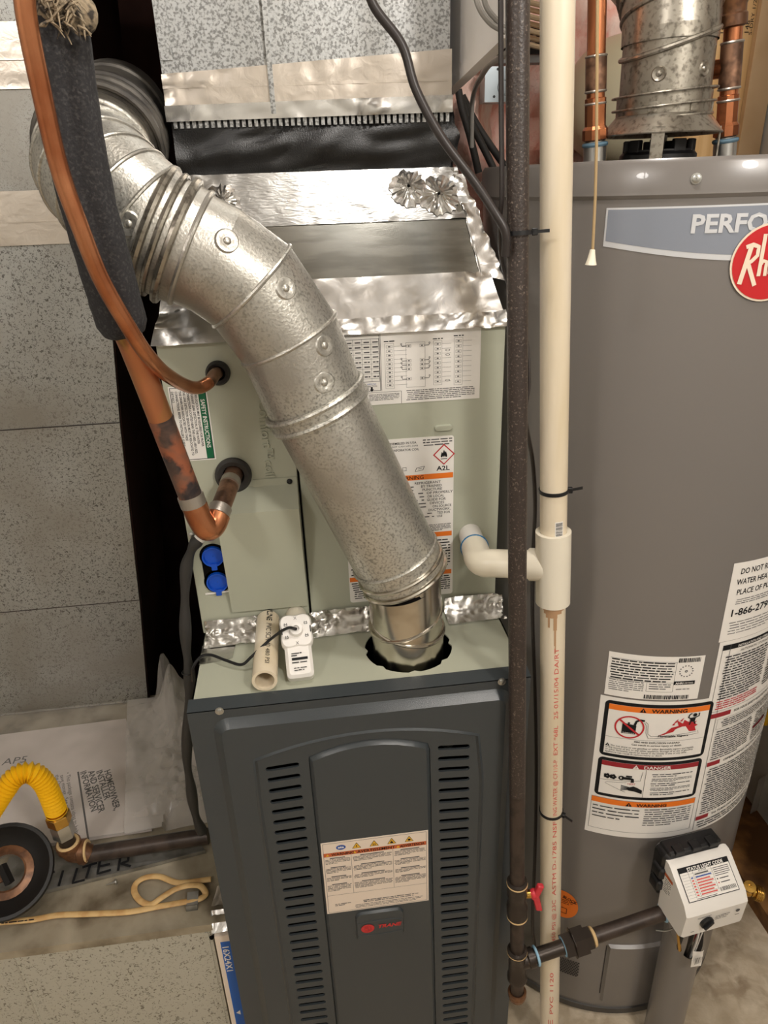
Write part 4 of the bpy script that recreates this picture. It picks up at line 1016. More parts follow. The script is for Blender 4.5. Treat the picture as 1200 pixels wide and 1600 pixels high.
# return-policy label
dn = wrapsheet('policy_label', [(U(4.4), .862, U(36), .990)], 'paper', .0005, wh)
pr = Print(cm, ['ink'], .01); pr.h = .0009
for k, (t, w_) in enumerate((('DO NOT RETURN THIS', .098), ('WATER HEATER TO THE', .104), ('PLACE OF PURCHASE', .094))): pr.text(t, U(7.2)-(.003 if k == 1 else 0), .9715-k*.0165, .0125, 'ink', bold=.012, width=w_)
pr.text('1-866-279-4566', U(6.2), .9035, .0165, 'ink', bold=.02, width=.108)
pr.words(U(7), .922, U(33), .932, 3, 'inkgrey', .4, .7, 2); pr.words(U(6.6), .872, U(33), .895, 5, 'inkgrey', .3, .6, 3)
pr.done('policy_print', dn)
# rating plate
rt_ = wrapsheet('rating_plate', [(U(-28.6), .7655, U(.8), .843)], 'paper', .0006, wh)
pr = Print(cm, ['ink'], .01); pr.h = .001
pr.words(U(-27.8), .797, U(-8.5), .834, 8, 'ink', .5, .9, 11); pr.words(U(-27.8), .776, U(-17), .797, 6, 'inkgrey', .4, .6, 12); pr.words(U(-15.5), .784, U(-8.8), .796, 3, 'inkgrey', .4, .8, 13)
for z in (.8335, .8165, .797): pr.rect(U(-28), z, U(-8), z+.0004, 'inkgrey')
for u, a, b in ((-8, .781, .834), (-16.2, .781, .797)): pr.rect(U(u), a, U(u)+.0004, b, 'inkgrey')
pr.rect(U(-16.2), .7805, U(-8), .7809, 'inkgrey')
x = U(-7.5)
while x < U(-.6): wd = random.choice((.0006, .0012, .0018)); pr.rect(x, .833, x+wd, .8405, 'ink'); x += wd+random.choice((.0006, .001))
x = U(-16.5)
while x < U(-2.5): wd = random.choice((.0006, .0012, .0018)); pr.rect(x, .7672, x+wd, .7745, 'ink'); x += wd+random.choice((.0006, .001))
for k in range(14):
    a = 2*PI*k/14; pr.disc(U(-4.6)+.0095*math.cos(a), .8175+.0095*math.sin(a), .0011, 'inkgrey', n=8, rings=1)
pr.disc(U(-4.6), .8175, .0022, 'inkgrey', n=10, rings=1, r0=.001)
pr.rect(U(-8), .7935, U(-1.2), .8, 'ink'); pr.text('AHRI', U(-7.4), .7948, .005, 'paper', bold=.02, width=.011, h=.0013); pr.text('CERTIFIED', U(-4.8), .7952, .0036, 'paper', width=.014, h=.0013)
pr.words(U(-7), .784, U(-2.6), .787, 1, 'inkgrey', .5, 1, 14); pr.done('rating_print', rt_)
# big warning label: left column of pictograms, right column of text
wl = wrapsheet('warning_label', [(U(-29.6), .481, U(9.2), .7625), (U(5), .481, U(52), .8615)], 'paper', .0004, wh)
pr = Print(cm, ['ink'], .008); pr.h = .0008
def rbox(a, b, c, d_, m, h, r=.008):
    pr.rect(a+r, b, c-r, d_, m, h); pr.rect(a, b+r, a+r, d_-r, m, h); pr.rect(c-r, b+r, c, d_-r, m, h)
    for cx, cy, a0 in ((c-r, d_-r, 0), (a+r, d_-r, 90), (a+r, b+r, 180), (c-r, b+r, 270)):
        pr.poly([(cx, cy)]+[(cx+r*math.cos(DG(a0+18*k)), cy+r*math.sin(DG(a0+18*k))) for k in range(6)], m, h)
La, Lb = U(-27.9), U(7.2)
# box 1
rbox(La, .649, Lb, .7565, 'ink', .0008); pr.rect(La+.006, .655, Lb-.006, .7505, 'paper', .0011); pr.rect(La+.006, .7405, Lb-.006, .7505, 'inkorange', .0014)
H3 = .0018
def tri(u, v, s, m='ink', ex='inkorange'):
    pr.poly([(u-s*.6, v), (u+s*.6, v), (u, v+s)], m, H3); pr.rect(u-s*.06, v+s*.3, u+s*.06, v+s*.65, ex, H3+.0004); pr.rect(u-s*.06, v+s*.12, u+s*.06, v+s*.22, ex, H3+.0004)
tri(U(-16), .7415, .0082); pr.text('WARNING', U(-13.3), .742, .0092, 'ink', bold=.025, width=.052, h=H3)
gx, gz = U(-19.5), .7115
pr.disc(gx, gz, .0215, 'inkred', H3, r0=.0190); pr.poly([(gx-.0105, gz-.0125), (gx+.0095, gz-.0125), (gx+.0095, gz+.0045), (gx-.0105, gz+.0075)], 'ink', H3); pr.rect(gx-.003, gz+.0065, gx, gz+.0095, 'ink', H3)
pr.stroke([(gx+.007, gz+.005), (gx+.009, gz+.0125), (gx+.014, gz+.0155), (gx+.0205, gz+.0145)], .0036, 'ink', H3); pr.stroke([(gx-.0145, gz+.0125), (gx+.0145, gz-.0125)], .003, 'inkred', H3+.0004)
pr.text('FLAMMABLE', gx-.009, gz-.0115, .0026, 'paper', width=.017, h=H3+.0003)
fx = U(-10.2); fl = [(0, -.013), (.057, -.0065), (.054, .0015), (.0585, .0045), (.053, .0075), (.056, .0125), (.0495, .010), (.0475, .017), (.0435, .0115), (.036, .0165), (.0345, .0095), (.0245, .0165), (.0285, .0055), (.018, .0025), (.011, -.0065)]
pr.poly([(fx+a, gz+b) for a, b in fl], 'inkred', H3)
for a, b in ((.018, .0075), (.021, .0125), (.029, .0145)): pr.poly([(fx+a, gz+b), (fx+a+.0035, gz+b-.0005), (fx+a+.006, gz+b+.0065)], 'inkred', H3)
mx_, mz_ = fx+.047, gz+.0165
pr.disc(mx_+.004, mz_+.008, .0032, 'ink', H3+.0004); pr.poly([(mx_-.002, mz_-.004), (mx_+.005, mz_-.005), (mx_+.006, mz_+.004), (mx_-.003, mz_+.003)], 'ink', H3+.0004)
for pts in ([(-.002, .002), (-.0055, .004), (-.0045, .009), (-.001, .0115)], [(.005, .003), (.0105, .0055), (.0105, .011)], [(-.001, -.003), (-.0025, -.010)], [(.0035, -.003), (.0065, -.0095)]): pr.stroke([(mx_+a, mz_+b) for a, b in pts], .002, 'ink', H3+.0004)
pr.stroke([(gx+.0215, gz+.0135), (gx+.026, gz+.009), (gx+.0265, gz-.001), (gx+.0275, gz-.010), (gx+.033, gz-.0145), (fx+.058, gz-.0085)], .0006, 'inkgrey', H3); pr.stroke([(gx+.0205, gz+.011), (gx+.0235, gz+.006), (gx+.0245, gz-.008), (gx+.029, gz-.0185), (fx+.062, gz-.0125), (fx+.06, gz-.0065)], .0006, 'inkgrey', H3)
pr.text('Flammable Vapors', fx, gz-.0155, .0052, 'ink', bold=.025, width=.046, h=H3)
pr.rect(La+.006, .6885, Lb-.006, .6889, 'inkgrey', H3)
pr.text('FIRE AND EXPLOSION HAZARD', U(-10), .683, .0044, 'ink', 'c', width=.068, h=H3, bold=.015); pr.text('Can result in serious injury or death', U(-10), .6775, .0046, 'ink', 'c', width=.074, h=H3, bold=.01)
tri(La+.0105, .6702, .0058, ex='paper')
for k, (t, w_) in enumerate((('Do not store or use gasoline or other flammable vapors and liquids', .124), ('in the vicinity of this or any other appliance. Storage of or use of gasoline', .131), ('or other flammable vapors or liquids in the vicinity of this or any other', .122), ('appliance can result in serious injury or death.', .085))): pr.text(t, La+(.0155 if k == 0 else .008), .6708-k*.0043, .0046, 'ink', width=w_, h=H3)
# box 2
z0, z1 = .5655, .6455
rbox(La, z0, Lb, z1, 'ink', .0008); pr.rect(La+.006, z0+.006, Lb-.006, z1-.006, 'paper', .0011); pr.rect(La+.006, z1-.0155, Lb-.006, z1-.006, 'inkdarkred', .0014)
tri(U(-15.5), z1-.0148, .0078, 'paper', 'inkdarkred'); pr.text('DANGER', U(-13), z1-.0142, .0088, 'paper', bold=.02, width=.042, h=H3)
fx, fz = La+.016, .6095
for cx in (0, .009): 
    for a in range(5): pr.disc(fx+cx+.003*math.cos(a*1.26), fz+.003*math.sin(a*1.26), .0024, 'ink', H3, n=10, rings=1)
pr.disc(fx+.0215, fz, .0045, 'ink', H3, r0=.0022, n=16, rings=1); pr.stroke([(fx+.022, fz), (fx+.034, fz), (fx+.038, fz-.001), (fx+.0385, fz-.0075)], .005, 'ink', H3); pr.stroke([(fx+.028, fz+.0045), (fx+.037, fz+.0045)], .0032, 'ink', H3)
pr.text('HOT', fx+.0375, fz-.0125, .0055, 'inkred', 'c', width=.012, h=H3)
pr.poly([(fx+.031, fz-.0195), (fx+.041, fz-.015), (fx+.047, fz-.0175), (fx+.055, fz-.0225), (fx+.055, fz-.030), (fx+.043, fz-.0255), (fx+.034, fz-.0245)], 'ink', H3)
for k in range(4): pr.stroke([(fx+.035, fz-.018-k*.0014), (fx+.0225, fz-.0155-k*.0032)], .0015, 'ink', H3)
pr.stroke([(La+.007, fz-.009), (fx+.050, fz-.003), (fx+.052, fz+.016)], .0005, 'ink', H3); pr.stroke([(fx+.03, fz-.029), (fx-.002, fz-.015), (fx, fz-.0125), (fx+.03, fz-.0085)], .0005, 'ink', H3); pr.rect(fx+.0565, z0+.006, fx+.057, z1-.0155, 'ink', H3)
pr.h = .0016
for k in range(5): pr.words(fx+.066, .6225-k*.0095-.008, Lb-.014, .6225-k*.0095, 3 if k % 2 else 2, 'ink', .42, .6, 80+k)
# box 3
z0, z1 = .4925, .5615
pr.frame_(La-.003, z0, Lb+.002, z1, .0005, 'inkgrey', .0009); pr.rect(La-.0025, z1-.0115, Lb+.0015, z1-.0005, 'inkorange', .0011)
tri(U(-16), z1-.0105, .0082); pr.text('WARNING', U(-13.4), z1-.0098, .0088, 'ink', bold=.025, width=.047, h=H3)
pr.words(La, z1-.0445, U(-12), z1-.0145, 4, 'ink', .3, .6, 90); pr.words(U(-10.5), z1-.052, Lb-.004, z1-.0135, 8, 'ink', .36, .6, 91)
# right column
Ra, Rb = U(10.2), U(50)
pr.rect(U(9.2), .486, U(9.35), .855, 'inkgrey', .0009)
pr.rect(U(6.4), .846, Rb, .855, 'ink', .0009); pr.text('INSTALLATION AND OPERATION', U(12), .848, .0055, 'paper', width=.075, h=.0014, bold=.015); pr.text('AUTOMATIC STORAGE', U(13.5), .8385, .006, 'ink', width=.06, h=.0012)
pr.frame_(U(6.4), .733, Rb, .855, .0005, 'ink', .0009)
pr.words(U(8), .755, U(27), .836, 17, 'ink', .48, .7, 100); pr.words(U(29), .748, Rb-.006, .848, 20, 'ink', .48, .7, 101); pr.words(U(8), .7365, U(27), .754, 4, 'inkred', .48, .7, 102)
for k, (z, n) in enumerate(((.721, 10), (.622, 11), (.506, 0))):
    pr.rect(U(7 if k == 0 else 9.6), z, U(15), z+.0085, 'inkdarkred', .0011); pr.text('FOR YOUR SAFETY READ BEFORE OPERATING' if k == 0 else 'OPERATING INSTRUCTIONS' if k == 1 else 'TO TURN OFF GAS TO APPLIANCE', U(16.5), z+.0015, .0062, 'ink', width=.12, h=.0012, bold=.015)
pr.frame_(U(10), .697, Rb-.01, .717, .0004, 'inkgrey'); pr.words(U(11.5), .699, Rb-.014, .715, 4, 'ink', .45, .8, 103)
pr.words(Ra, .634, U(28), .694, 13, 'ink', .45, .7, 104); pr.words(U(30), .634, Rb-.004, .694, 13, 'ink', .45, .7, 105)
pr.rect(U(30.5), .6575, U(40), .664, 'inkdarkred', .0012)
pr.words(Ra, .518, Rb-.004, .618, 20, 'ink', .45, .8, 106); pr.words(Ra, .487, Rb, .5035, 3, 'ink', .4, .8, 107)
pr.done('warning_print', wl)
# orange sticker behind the pipe
oc, oz = U(-34.2), .286
pr = Print(cm, ['inkorange'], .006); pr.disc(oc, oz, .034, 'inkorange', .0008, sx=.78); os_ = pr.build('orange_sticker', pr.mats, wh, smooth=40)
pr = Print(cm, ['ink'], .5); pr.h = .0012; pr.text('BLOCK', oc-.002, oz+.017, .0095, 'ink', bold=.02, rot=-.25, width=.026); pr.words(oc-.004, oz+.002, oc+.02, oz+.014, 3, 'ink', .35, .6, 5); pr.frame_(oc-.004, oz-.022, oc+.008, oz-.008, .001, 'ink'); pr.done('sticker_print', os_)
# burner access panel and air screen
def cplate(u0, v0, u1, v1, r, h, bev, name, m):
    lp2 = [((u0+u1)/2+x, (v0+v1)/2+y) for x, y in rrect((u1-u0)/2, (v1-v0)/2, r, 5)]
    k = 12; mb = MB(); rows_ = []
    for hh, ins in ((0, 0), (h, bev)):
        q = []
        for j in range(10):
            v = v0+ins+(v1-v0-2*ins)*j/9; q.append([cm(u0+ins+(u1-u0-2*ins)*i/k, v, hh) for i in range(k+1)])
        rows_.append(q)
    for q in rows_: 
        base = len(mb.v); mb.add([p for r_ in q for p in r_], [(j*(k+1)+i, j*(k+1)+i+1, (j+1)*(k+1)+i+1, (j+1)*(k+1)+i) for j in range(9) for i in range(k)])
    per = lambda q: q[0]+[r_[-1] for r_ in q[1:]]+q[-1][-2::-1]+[r_[0] for r_ in q[-2:0:-1]]
    mb.loft([per(rows_[0]), per(rows_[1])], False); return mb.build(name, m, wh, 30)
cplate(U(-15.6), .050, U(8.6), .2115, .006, .0055, .004, 'access_panel', 'tankpaint')
pr = Print(cm, ['black'], .006); pr.rect(U(-16.2), .07, U(-16.2)+.0016, .208, 'black', .0008); pr.done('panel_slot', wh)
mb = MB(); 
hm = MB()
for i in range(9):
    for j in range(10):
        u, v = U(-34.5)+i*.0048+(.0024 if j % 2 else 0), .104+j*.0042
        hm.add([cm(u+.0019*math.cos(PI*k/3+PI/6), v+.0019*math.sin(PI*k/3+PI/6), .0007) for k in range(6)], [tuple(range(6))])
o = hm.build('air_screen_holes', 'black', wh, 0); o['kind'] = 'stuff'
# gas control: body, dark bracket, knob, status label
vc = V((TX+.325*math.sin(DG(4.5)), TY-.325*math.cos(DG(4.5)), .385))
vc = P(1095, 1380, Y=-.052)
th = DG(7); vt = V((math.cos(th), math.sin(th), 0)); vn = V((math.sin(th), -math.cos(th), 0)); vz = V((0, 0, 1))
hw = .054
prof = [(-.022, -.060), (.034, -.060), (.040, -.055), (.043, -.006), (.034, .008), (-.010, .042), (-.016, .045), (-.024, .045)]
gp = [[vc+vt*s_+vn*(a*(.97 if abs(s_) > hw-.002 else 1))+vz*(b*(.97 if abs(s_) > hw-.002 else 1)) for a, b in prof] for s_ in (-hw, -hw+.004, hw-.004, hw)]
gc = MB().loft(gp, True).build('gas_control', 'white', wh, 35)
mb = MB(); mb.obox(vc-vn*.036+vz*.006-vt*.006, vt, vz, vn, (.052, .046, .016), .006); mb.obox(vc-vn*.036+vz*.050-vt*.002, vt, vz, vn, (.048, .006, .014), .003); mb.obox(vc-vn*.03-vt*.056+vz*.014, vt, vz, vn, (.007, .011, .012), .003); mb.obox(vc-vn*.03-vt*.057-vz*.012, vt, vz, vn, (.007, .010, .012), .003)
for k in range(3): mb.obox(vc-vn*.026+vz*.055+vt*(-.032+.03*k), vt, vz, vn, (.008, .004, .008), .001)
mb.build('control_bracket', 'blackplastic', wh, 30)
mb = MB(); kc = vc+vn*.0415-vz*.028-vt*.016; mb.lathe([(.0112, 0), (.0112, .004), (.0095, .0055), (.0005, .0055)], kc, vn, 28); mb.obox(kc+vn*.0068, (vt+vz).normalized(), (vt-vz).normalized(), vn, (.0095, .0022, .0025), .0008); mb.build('control_knob', 'blackplastic', gc)
sv = (vz*.034-vn*.044).normalized(); sn2 = vt.cross(sv).normalized(); sn2 = sn2 if sn2.dot(vn) > 0 else -sn2
so = vc+vn*.034+vz*.008
mps = lambda u, v, h: so+vt*u+sv*(v*.0545)+sn2*(.0004+h)
pr = Print(mps, ['paper'], .5); pr.h = .0004
def rb(a, b, c, d_, m, h): pr.rect(a, b, c, d_, m, h)
rb(-.045, .06, .044, .94, 'ink', .0002); rb(-.0438, .08, .0428, .92, 'paper', .0005)
rb(-.044, .80, .043, .925, 'ink', .0006); pr.add([mps(x*.0066-.030, .815+y*.125, .0009) for x, y in text_geom('STATUS LIGHT CODE', .03)[0]], text_geom('STATUS LIGHT CODE', .03)[1], pr.mi('paper'))
rb(-.03, .14, -.0296, .80, 'ink', .0006); rb(-.022, .14, -.0216, .80, 'ink', .0006); rb(.0105, .2, .0109, .80, 'ink', .0006)
for k in range(9): rb(-.042, .74-k*.073, .0105, .744-k*.073, 'inkgrey', .0006)
for k in range(8):
    m_ = 'inkblue' if k == 1 else ('inkgrey' if k == 0 else 'inkpink'); rb(-.020, .685-k*.073, .004+.004*(k % 2), .72-k*.073, m_, .0006)
    if k: rb(-.028, .685-k*.073, -.024, .72-k*.073, m_, .0006)
pr.add([mps(x*.004-.012, .755+y*.05, .0007) for x, y in text_geom('STATUS', .02)[0]], text_geom('STATUS', .02)[1], pr.mi('ink'))
for k in range(5): rb(.0125, .73-k*.05, .040-.004*(k == 4), .748-k*.05, 'inkgrey', .0006)
for k, m_ in ((0, 'ink'), (1, 'inkred')): rb(.0135, .44-k*.1, .0155, .47-k*.1, m_, .0006); rb(.018, .44-k*.1, .034, .465-k*.1, 'inkgrey', .0006)
x = .0125
while x < .040: wd = random.choice((.0004, .0008, .0012)); rb(x, .14, x+wd, .24, 'ink', .0006); x += wd+.0007
rb(-.03, .1, .005, .115, 'inkgrey', .0006)
pr.done('status_label', gc)
mpf = lambda u, v, h: vc+vt*u+vn*(.0425+h)+vz*v
pr = Print(mpf, ['inkgrey'], .5); pr.h = .0006
pr.words(-.034, -.016, -.010, -.012, 2, 'inkgrey', .4, .9, 3); pr.words(-.002, -.028, .024, -.018, 3, 'inkgrey', .35, .8, 4); pr.disc(.038, -.02, .0032, 'inkgrey', sx=1.1); pr.words(.034, -.03, .042, -.0275, 1, 'inkgrey', .5, 1, 5); pr.words(-.042, -.043, -.036, -.040, 1, 'inkgrey', .5, 1, 6)
pr.done('control_print', gc)
mps2 = lambda u, v, h: vc-vt*(hw+h)+vn*u+vz*v
pr = Print(mps2, ['paper'], .5); pr.rect(-.018, -.018, .002, .022, 'paper', .0004); pr.rect(-.018, .016, .002, .022, 'inkrust', .0008); pr.words(-.016, -.016, .0, .014, 7, 'inkgrey', .4, .8, 7); pr.done('side_label', gc)
mb = MB(); mb.obox(vc-vz*.063-vt*.024+vn*.012, vt, vz, vn, (.006, .005, .008), .001); mb.obox(vc-vz*.062+vt*.036+vn*.018, vt, vz, vn, (.009, .005, .008), .001); mb.build('wire_connector', 'blackplastic', gc, 30)
mb = MB(); mb.lathe([(.0185, 0), (.0195, .002), (.0195, .012), (.015, .013)], VI-nd*.001, nd, 8); mb.build('inlet_flange', 'zinc', gc, 30)
# wire cover tube below the control
cT, cB_ = V((vc.x, vc.y, P(1080, 1506, Y=vc.y-.02).z)), V((vc.x+.006, vc.y+.005, .0))
lpc = []
mb = MB(); n = 28; rows_ = []
for k in range(13):
    t = k/12; z = cT.z*(1-t)+.004*t; c = V((cB_.x, cB_.y+.018, z)); row = []
    for i in range(n+1):
        a = PI*1.28*(i/n-.5); row.append(c+vt*(.031*math.sin(a))+vn*(.034*math.cos(a)))
    rows_.append(row)
# sloped mouth: front lower than the back
for i in range(n+1):
    a = PI*1.28*(i/n-.5); rows_[0][i] = rows_[0][i]+V((0, 0, .05*(1-max(0, math.cos(a)))-.004))
mb.add([p for r_ in rows_ for p in r_], [(j*(n+1)+i, j*(n+1)+i+1, (j+1)*(n+1)+i+1, (j+1)*(n+1)+i) for j in range(12) for i in range(n)])
wc = mb.build('wire_cover', 'tankpaint', wh, 50)
for i, (dx, dn_, m, r) in enumerate(((-.012, .012, 'black', .003), (-.004, .016, 'black', .0026), (.004, .010, 'white', .0018), (.016, .014, 'inkdarkred', .0013), (.019, .012, 'white', .0012), (.006, -.002, 'zinc', .005))):
    a = vc-vz*.058+vt*dx+vn*dn_; b = V((cB_.x, cB_.y+.016, .14))+vt*dx*.8+vn*.004; MB().tube(cr([a, a.lerp(b, .35)+vn*.004*(i % 3-1)+vt*.006*((i*7) % 3-1), b], 6), r, 8).build('control_wire', m, wh)
mb = MB(); q = cT+vn*.026+vz*.028; mb.sheet(q-vt*.010-vz*.022, q+vt*.010-vz*.026, q+vt*.008+vz*.014, q-vt*.012+vz*.018, 6, 8, .002, 120, 0, seed=3, nrm=vn); wt = mb.build('wire_tag', 'paper', wh)
pr = Print(lambda u, v, h: q+vt*u+vz*v+vn*(.0042+h), ['ink'], .5); 
for k in range(7): pr.rect(-.007+k*.002, -.012, -.007+k*.002+random.choice((.0005, .001)), .004, 'ink', .0005)
pr.done('tag_print', wt)
MB().tube(cr([VI+V((-.02, -.01, -.028)), VI+V((.0, -.012, -.030)), VI+V((.03, .0, -.034))], 4), .0012, 6).build('ground_wire', 'zinc', wh)
MB().tube(cr([vc-vt*.030-vz*.059-vn*.004, vc-vt*.026-vz*.085-vn*.004, cT-vt*.012+vz*.01], 5), .003, 8).build('pilot_tube', 'brass', wh)
# brass drain valve
dv = P(1168, 1390, Y=.06); da = V((.9, -.35, -.25)).normalized(); a = math.degrees(math.atan2(dv.x-TX, -(dv.y-TY)))
db = V((TX+TR*math.sin(DG(a)), TY-TR*math.cos(DG(a)), dv.z)); out = (dv-db); out = V((math.sin(DG(a)), -math.cos(DG(a)), 0))
mb = MB(); mb.pipe(db-out*.004, dv+out*.004, .010, 16); mb.sphere(dv, .0125, 14)
mb.lathe([(.0095, 0), (.0095, .012), (.0135, .013), (.0135, .026), (.010, .026), (.009, .010), (.0005, .010)], dv, (da), 18)
for k in range(4): mb.torus(dv+da*(.0145+k*.003), da, .0135, .001, 18, 6)
mb.lathe([(.006, 0), (.006, .011), (.0105, .012), (.0105, .020), (.003, .0205), (.003, .0185), (.0005, .0185)], dv, (-.15, -.35, .92), 16); mb.build('drain_valve', 'brass', wh)
# draft hood on three legs
hc_ = P(1032, 205, Y=.27); hx, hy = hc_.x, .27
mb = MB(); mb.lathe([(.0775, 1.5145), (.0785, 1.516), (.0600, 1.538), (.0585, 1.538), (.074, 1.5165), (.0775, 1.5145)], (hx, hy, 0), AX, 40); mb.build('draft_hood', 'fluegrey', wh, 40)
for a in (-28, 62, 152, 242):
    a = DG(a); o_ = V((math.sin(a), -math.cos(a), 0)); b = V((hx, hy, 0))+o_*.074; s_ = V((math.cos(a), math.sin(a), 0))
    MB().obox(b+V((0, 0, 1.5035)), s_, o_, (0, 0, 1), (.008, .0012, .0185), .0004).build('hood_leg', 'fluegrey', wh, 30)
mb = MB(); mb.lathe([(.050, TZ+.001), (.050, TZ+.008), (.046, TZ+.012), (.046, TZ+.014), (.030, TZ+.014)], (hx, hy, 0), AX, 32); mb.build('flue_collar', 'blackplastic', wh, 40)
mb = MB()
for k in range(9): a = 2*PI*k/9; mb.obox((hx+.042*math.cos(a), hy+.042*math.sin(a), TZ+.018), (math.cos(a), math.sin(a), 0), (-math.sin(a), math.cos(a), 0), (0, 0, 1), (.004, .009, .008), .001)
mb.build('collar_fins', 'black', wh, 30)
# ================================================================ water heater flue
wf = thing('heater_flue', (hx, hy, 1.535), 'galvanized vent pipe with rolled rings standing on the water heater draft hood', 'flue pipe')
ax = (V((hx-.002, hy, 1.62))-V((hx, hy, 1.532))).normalized()
F0 = V((hx, hy, 1.533))
MB().lathe([(.060, 0), (.060, .030)], F0, ax, 40).build('pipe_collar', 'fluegrey', wf)
tilt = (ax+V((.0, -.02, 0))+V((-.05, 0, 0))).normalized()
for h, r, rr in ((.002, .0615, .0022), (.016, .0645, .0014), (.031, .0655, .0014)): MB().torus(F0+ax*h, tilt, r, rr, 40, 8).build('seam_ring', 'fluegrey', wf)
MB().lathe([(.0572, 0), (.0572, .072)], F0+ax*.028, ax, 40).build('lower_pipe', 'fluegrey', wf)
for a in (-38, 12, 60):
    a = DG(a); o_ = V((math.sin(a), -math.cos(a), 0)); MB().obox(F0+ax*.012+o_*.0605, (math.cos(a), math.sin(a), 0), o_, (0, 0, 1), (.006, .0012, .006), .0004).build('pipe_clip', 'fluegrey', wf, 30)
for a, h in ((-35, .048), (25, .052)):
    a = DG(a); o_ = V((math.sin(a), -math.cos(a), 0)); MB().lathe([(.0095, -.001), (.0078, .0012), (.005, .0002), (.0036, .0), (.0028, .0016), (.0003, .002)], F0+ax*h+o_*.0572, o_, 18).build('crimp_rivet', 'fluegrey', wf)
eT = F0+ax*.098
ep = [eT-ax*.012]+arc(eT, ax, V((-.04, .82, .5)), .085, 4); ep.append(ep[-1]+V((-.04, .82, .5)).normalized()*.32)
EW = mitred(ep, .0595)
for i in range(len(EW)-1): MB().loft(EW[i:i+2], False).build('elbow_gore', 'fluegrey', wf, 60)
def tilted(c, n_, R_): x, y = frame(n_); return [c+(x*math.cos(2*PI*k/40)+y*math.sin(2*PI*k/40))*R_ for k in range(40)]
MB().bead(tilted(eT-ax*.012, (ax+V((-.28, -.05, 0))).normalized(), .0605), .0032).build('seam_ring', 'fluegrey', wf)
for i in (2, 3, 4): MB().bead(EW[i], .003).build('seam_ring', 'fluegrey', wf)
# ================================================================ copper water pipes
mat('tapeblue', (84, 112, 128), .6)
def cpipe(px0, px1, tee, label):
    b = P(*px0, Y=.27); t = P(*px1, Y=.262); b.z = TZ+.001; t = b+(t-b)*((2.44-b.z)/(t.z-b.z))
    o = thing('water_pipe', b, label, 'copper pipe'); d_ = (t-b).normalized()
    MB().lathe([(.0150, 0), (.0150, .02), (.0125, .021), (.0125, .03)], b, d_, 16).build('dielectric_nipple', 'zinc', o)
    MB().torus(b+d_*.022, d_, .0142, .003, 18, 8).build('sealing_tape', 'tapeblue', o)
    MB().lathe([(.0125, 0), (.0165, .002), (.0165, .014), (.0135, .018), (.0135, .05), (.0118, .051)], b+d_*.026, d_, 10).build('threaded_adapter', 'copperbright', o, 25)
    MB().pipe(b+d_*.07, t, .0116, 20).build('copper_tube', 'copperbright', o)
    return o, b, t, d_
o, b, t, d_ = cpipe((930, 243), (934, -60), False, 'bright copper water pipe left of the water heater vent with a soldered coupling')
MB().lathe([(.0116, 0), (.0134, .001), (.0134, .042), (.0116, .043)], b+d_*.082, d_, 20).build('coupling', 'copperdull', o)
for h in (.084, .123, .07): MB().torus(b+d_*h, d_, .0128, .0016, 18, 6).build('solder_ring', 'solder', o)
o, b, t, d_ = cpipe((1133, 238), (1153, -60), True, 'copper water pipe right of the water heater vent with a soldered tee')
MB().lathe([(.0116, 0), (.0138, .001), (.0138, .055), (.0116, .056)], b+d_*.082, d_, 20).build('tee', 'copperdull', o)
MB().pipe(b+d_*.108, b+d_*.108+V((-.022, .03, 0)), .0116, 18).build('branch_tube', 'copperbright', o)
for h in (.084, .136, .07): MB().torus(b+d_*h, d_, .0130, .0018, 18, 6).build('solder_ring', 'solder', o)
MB().lathe([(.0116, 0), (.0165, .002), (.0165, .014), (.0145, .016), (.0145, .024), (.0155, .026), (.0155, .06)], b+d_*.152, d_, 18).build('brass_union', 'rusty', o)

# ================================================================ things on the furnace shelf
ds = thing('drain_stub', (.096, .08, FT+.001), 'cream plastic pipe stub with black print lying on the furnace shelf, open end forward', 'pipe')
sb0, sb1 = V((.096, .006, FT+.0185)), V((.0975, .146, FT+.0215))
MB().pipe(sb0, sb1, .0167, 28, ri=.0128).build('pipe_stub', 'pvc', ds); MB().lathe([(.0128, .05), (.0003, .05)], sb0, sb1-sb0, 20).build('pipe_bore', 'purpleprimer', ds)
pm2 = wrap(sb0, sb1-sb0, .0167)
us = 1 if pm2(.005, 0, 0).x > sb0.x else -1
pr = Print(lambda u, v, h: pm2(u*us, v, h), ['ink'], .5)
def dntext(t, v0, L, size, u, bold=.0):
    vs_, fs = text_geom(t, bold); w_ = max(x for x, y in vs_); pr.add([pm2((u+y*size)*us, v0-x*L/w_, .0004) for x, y in vs_], fs)
dntext('VLINE', .146, .032, .011, -.002, .02); dntext('PVC SCH 40', .108, .056, .010, -.002); dntext('480 PSI', .048, .032, .008, -.001)
pr.done('pipe_print', ds)
fs_ = thing('float_switch', (.141, .07, FT), 'white float switch with lobed cap resting on the furnace shelf', 'float switch')
MB().pipe((.139, .09, FT+.018), (.139, .153, FT+.022), .0150, 22).build('switch_stub', 'pvcwhite', fs_)
c = V((.142, .036, FT+.021)); na = V((.03, -.62, .78)).normalized(); xa = V((1, .05, 0)).normalized(); ya = na.cross(xa).normalized(); ya = ya if ya.y > 0 else -ya
MB().obox(c, xa, ya, na, (.0180, .024, .0125), .004).build('switch_body', 'white', fs_)
hc2 = c+ya*.040+na*.008
lob = []
for k in range(48):
    a = 2*PI*k/48; r = .0235+.0030*math.cos(4*a+PI) if True else 0; lob.append((r*math.cos(a), r*1.08*math.sin(a)))
mb = MB(); mb.loft([[hc2+xa*x+ya*y+na*h for x, y in offset2(lob, i_)] for h, i_ in ((-.012, .002), (-.010, 0), (.004, 0), (.0065, .002))], True); cap = mb.build('switch_cap', 'white', fs_)
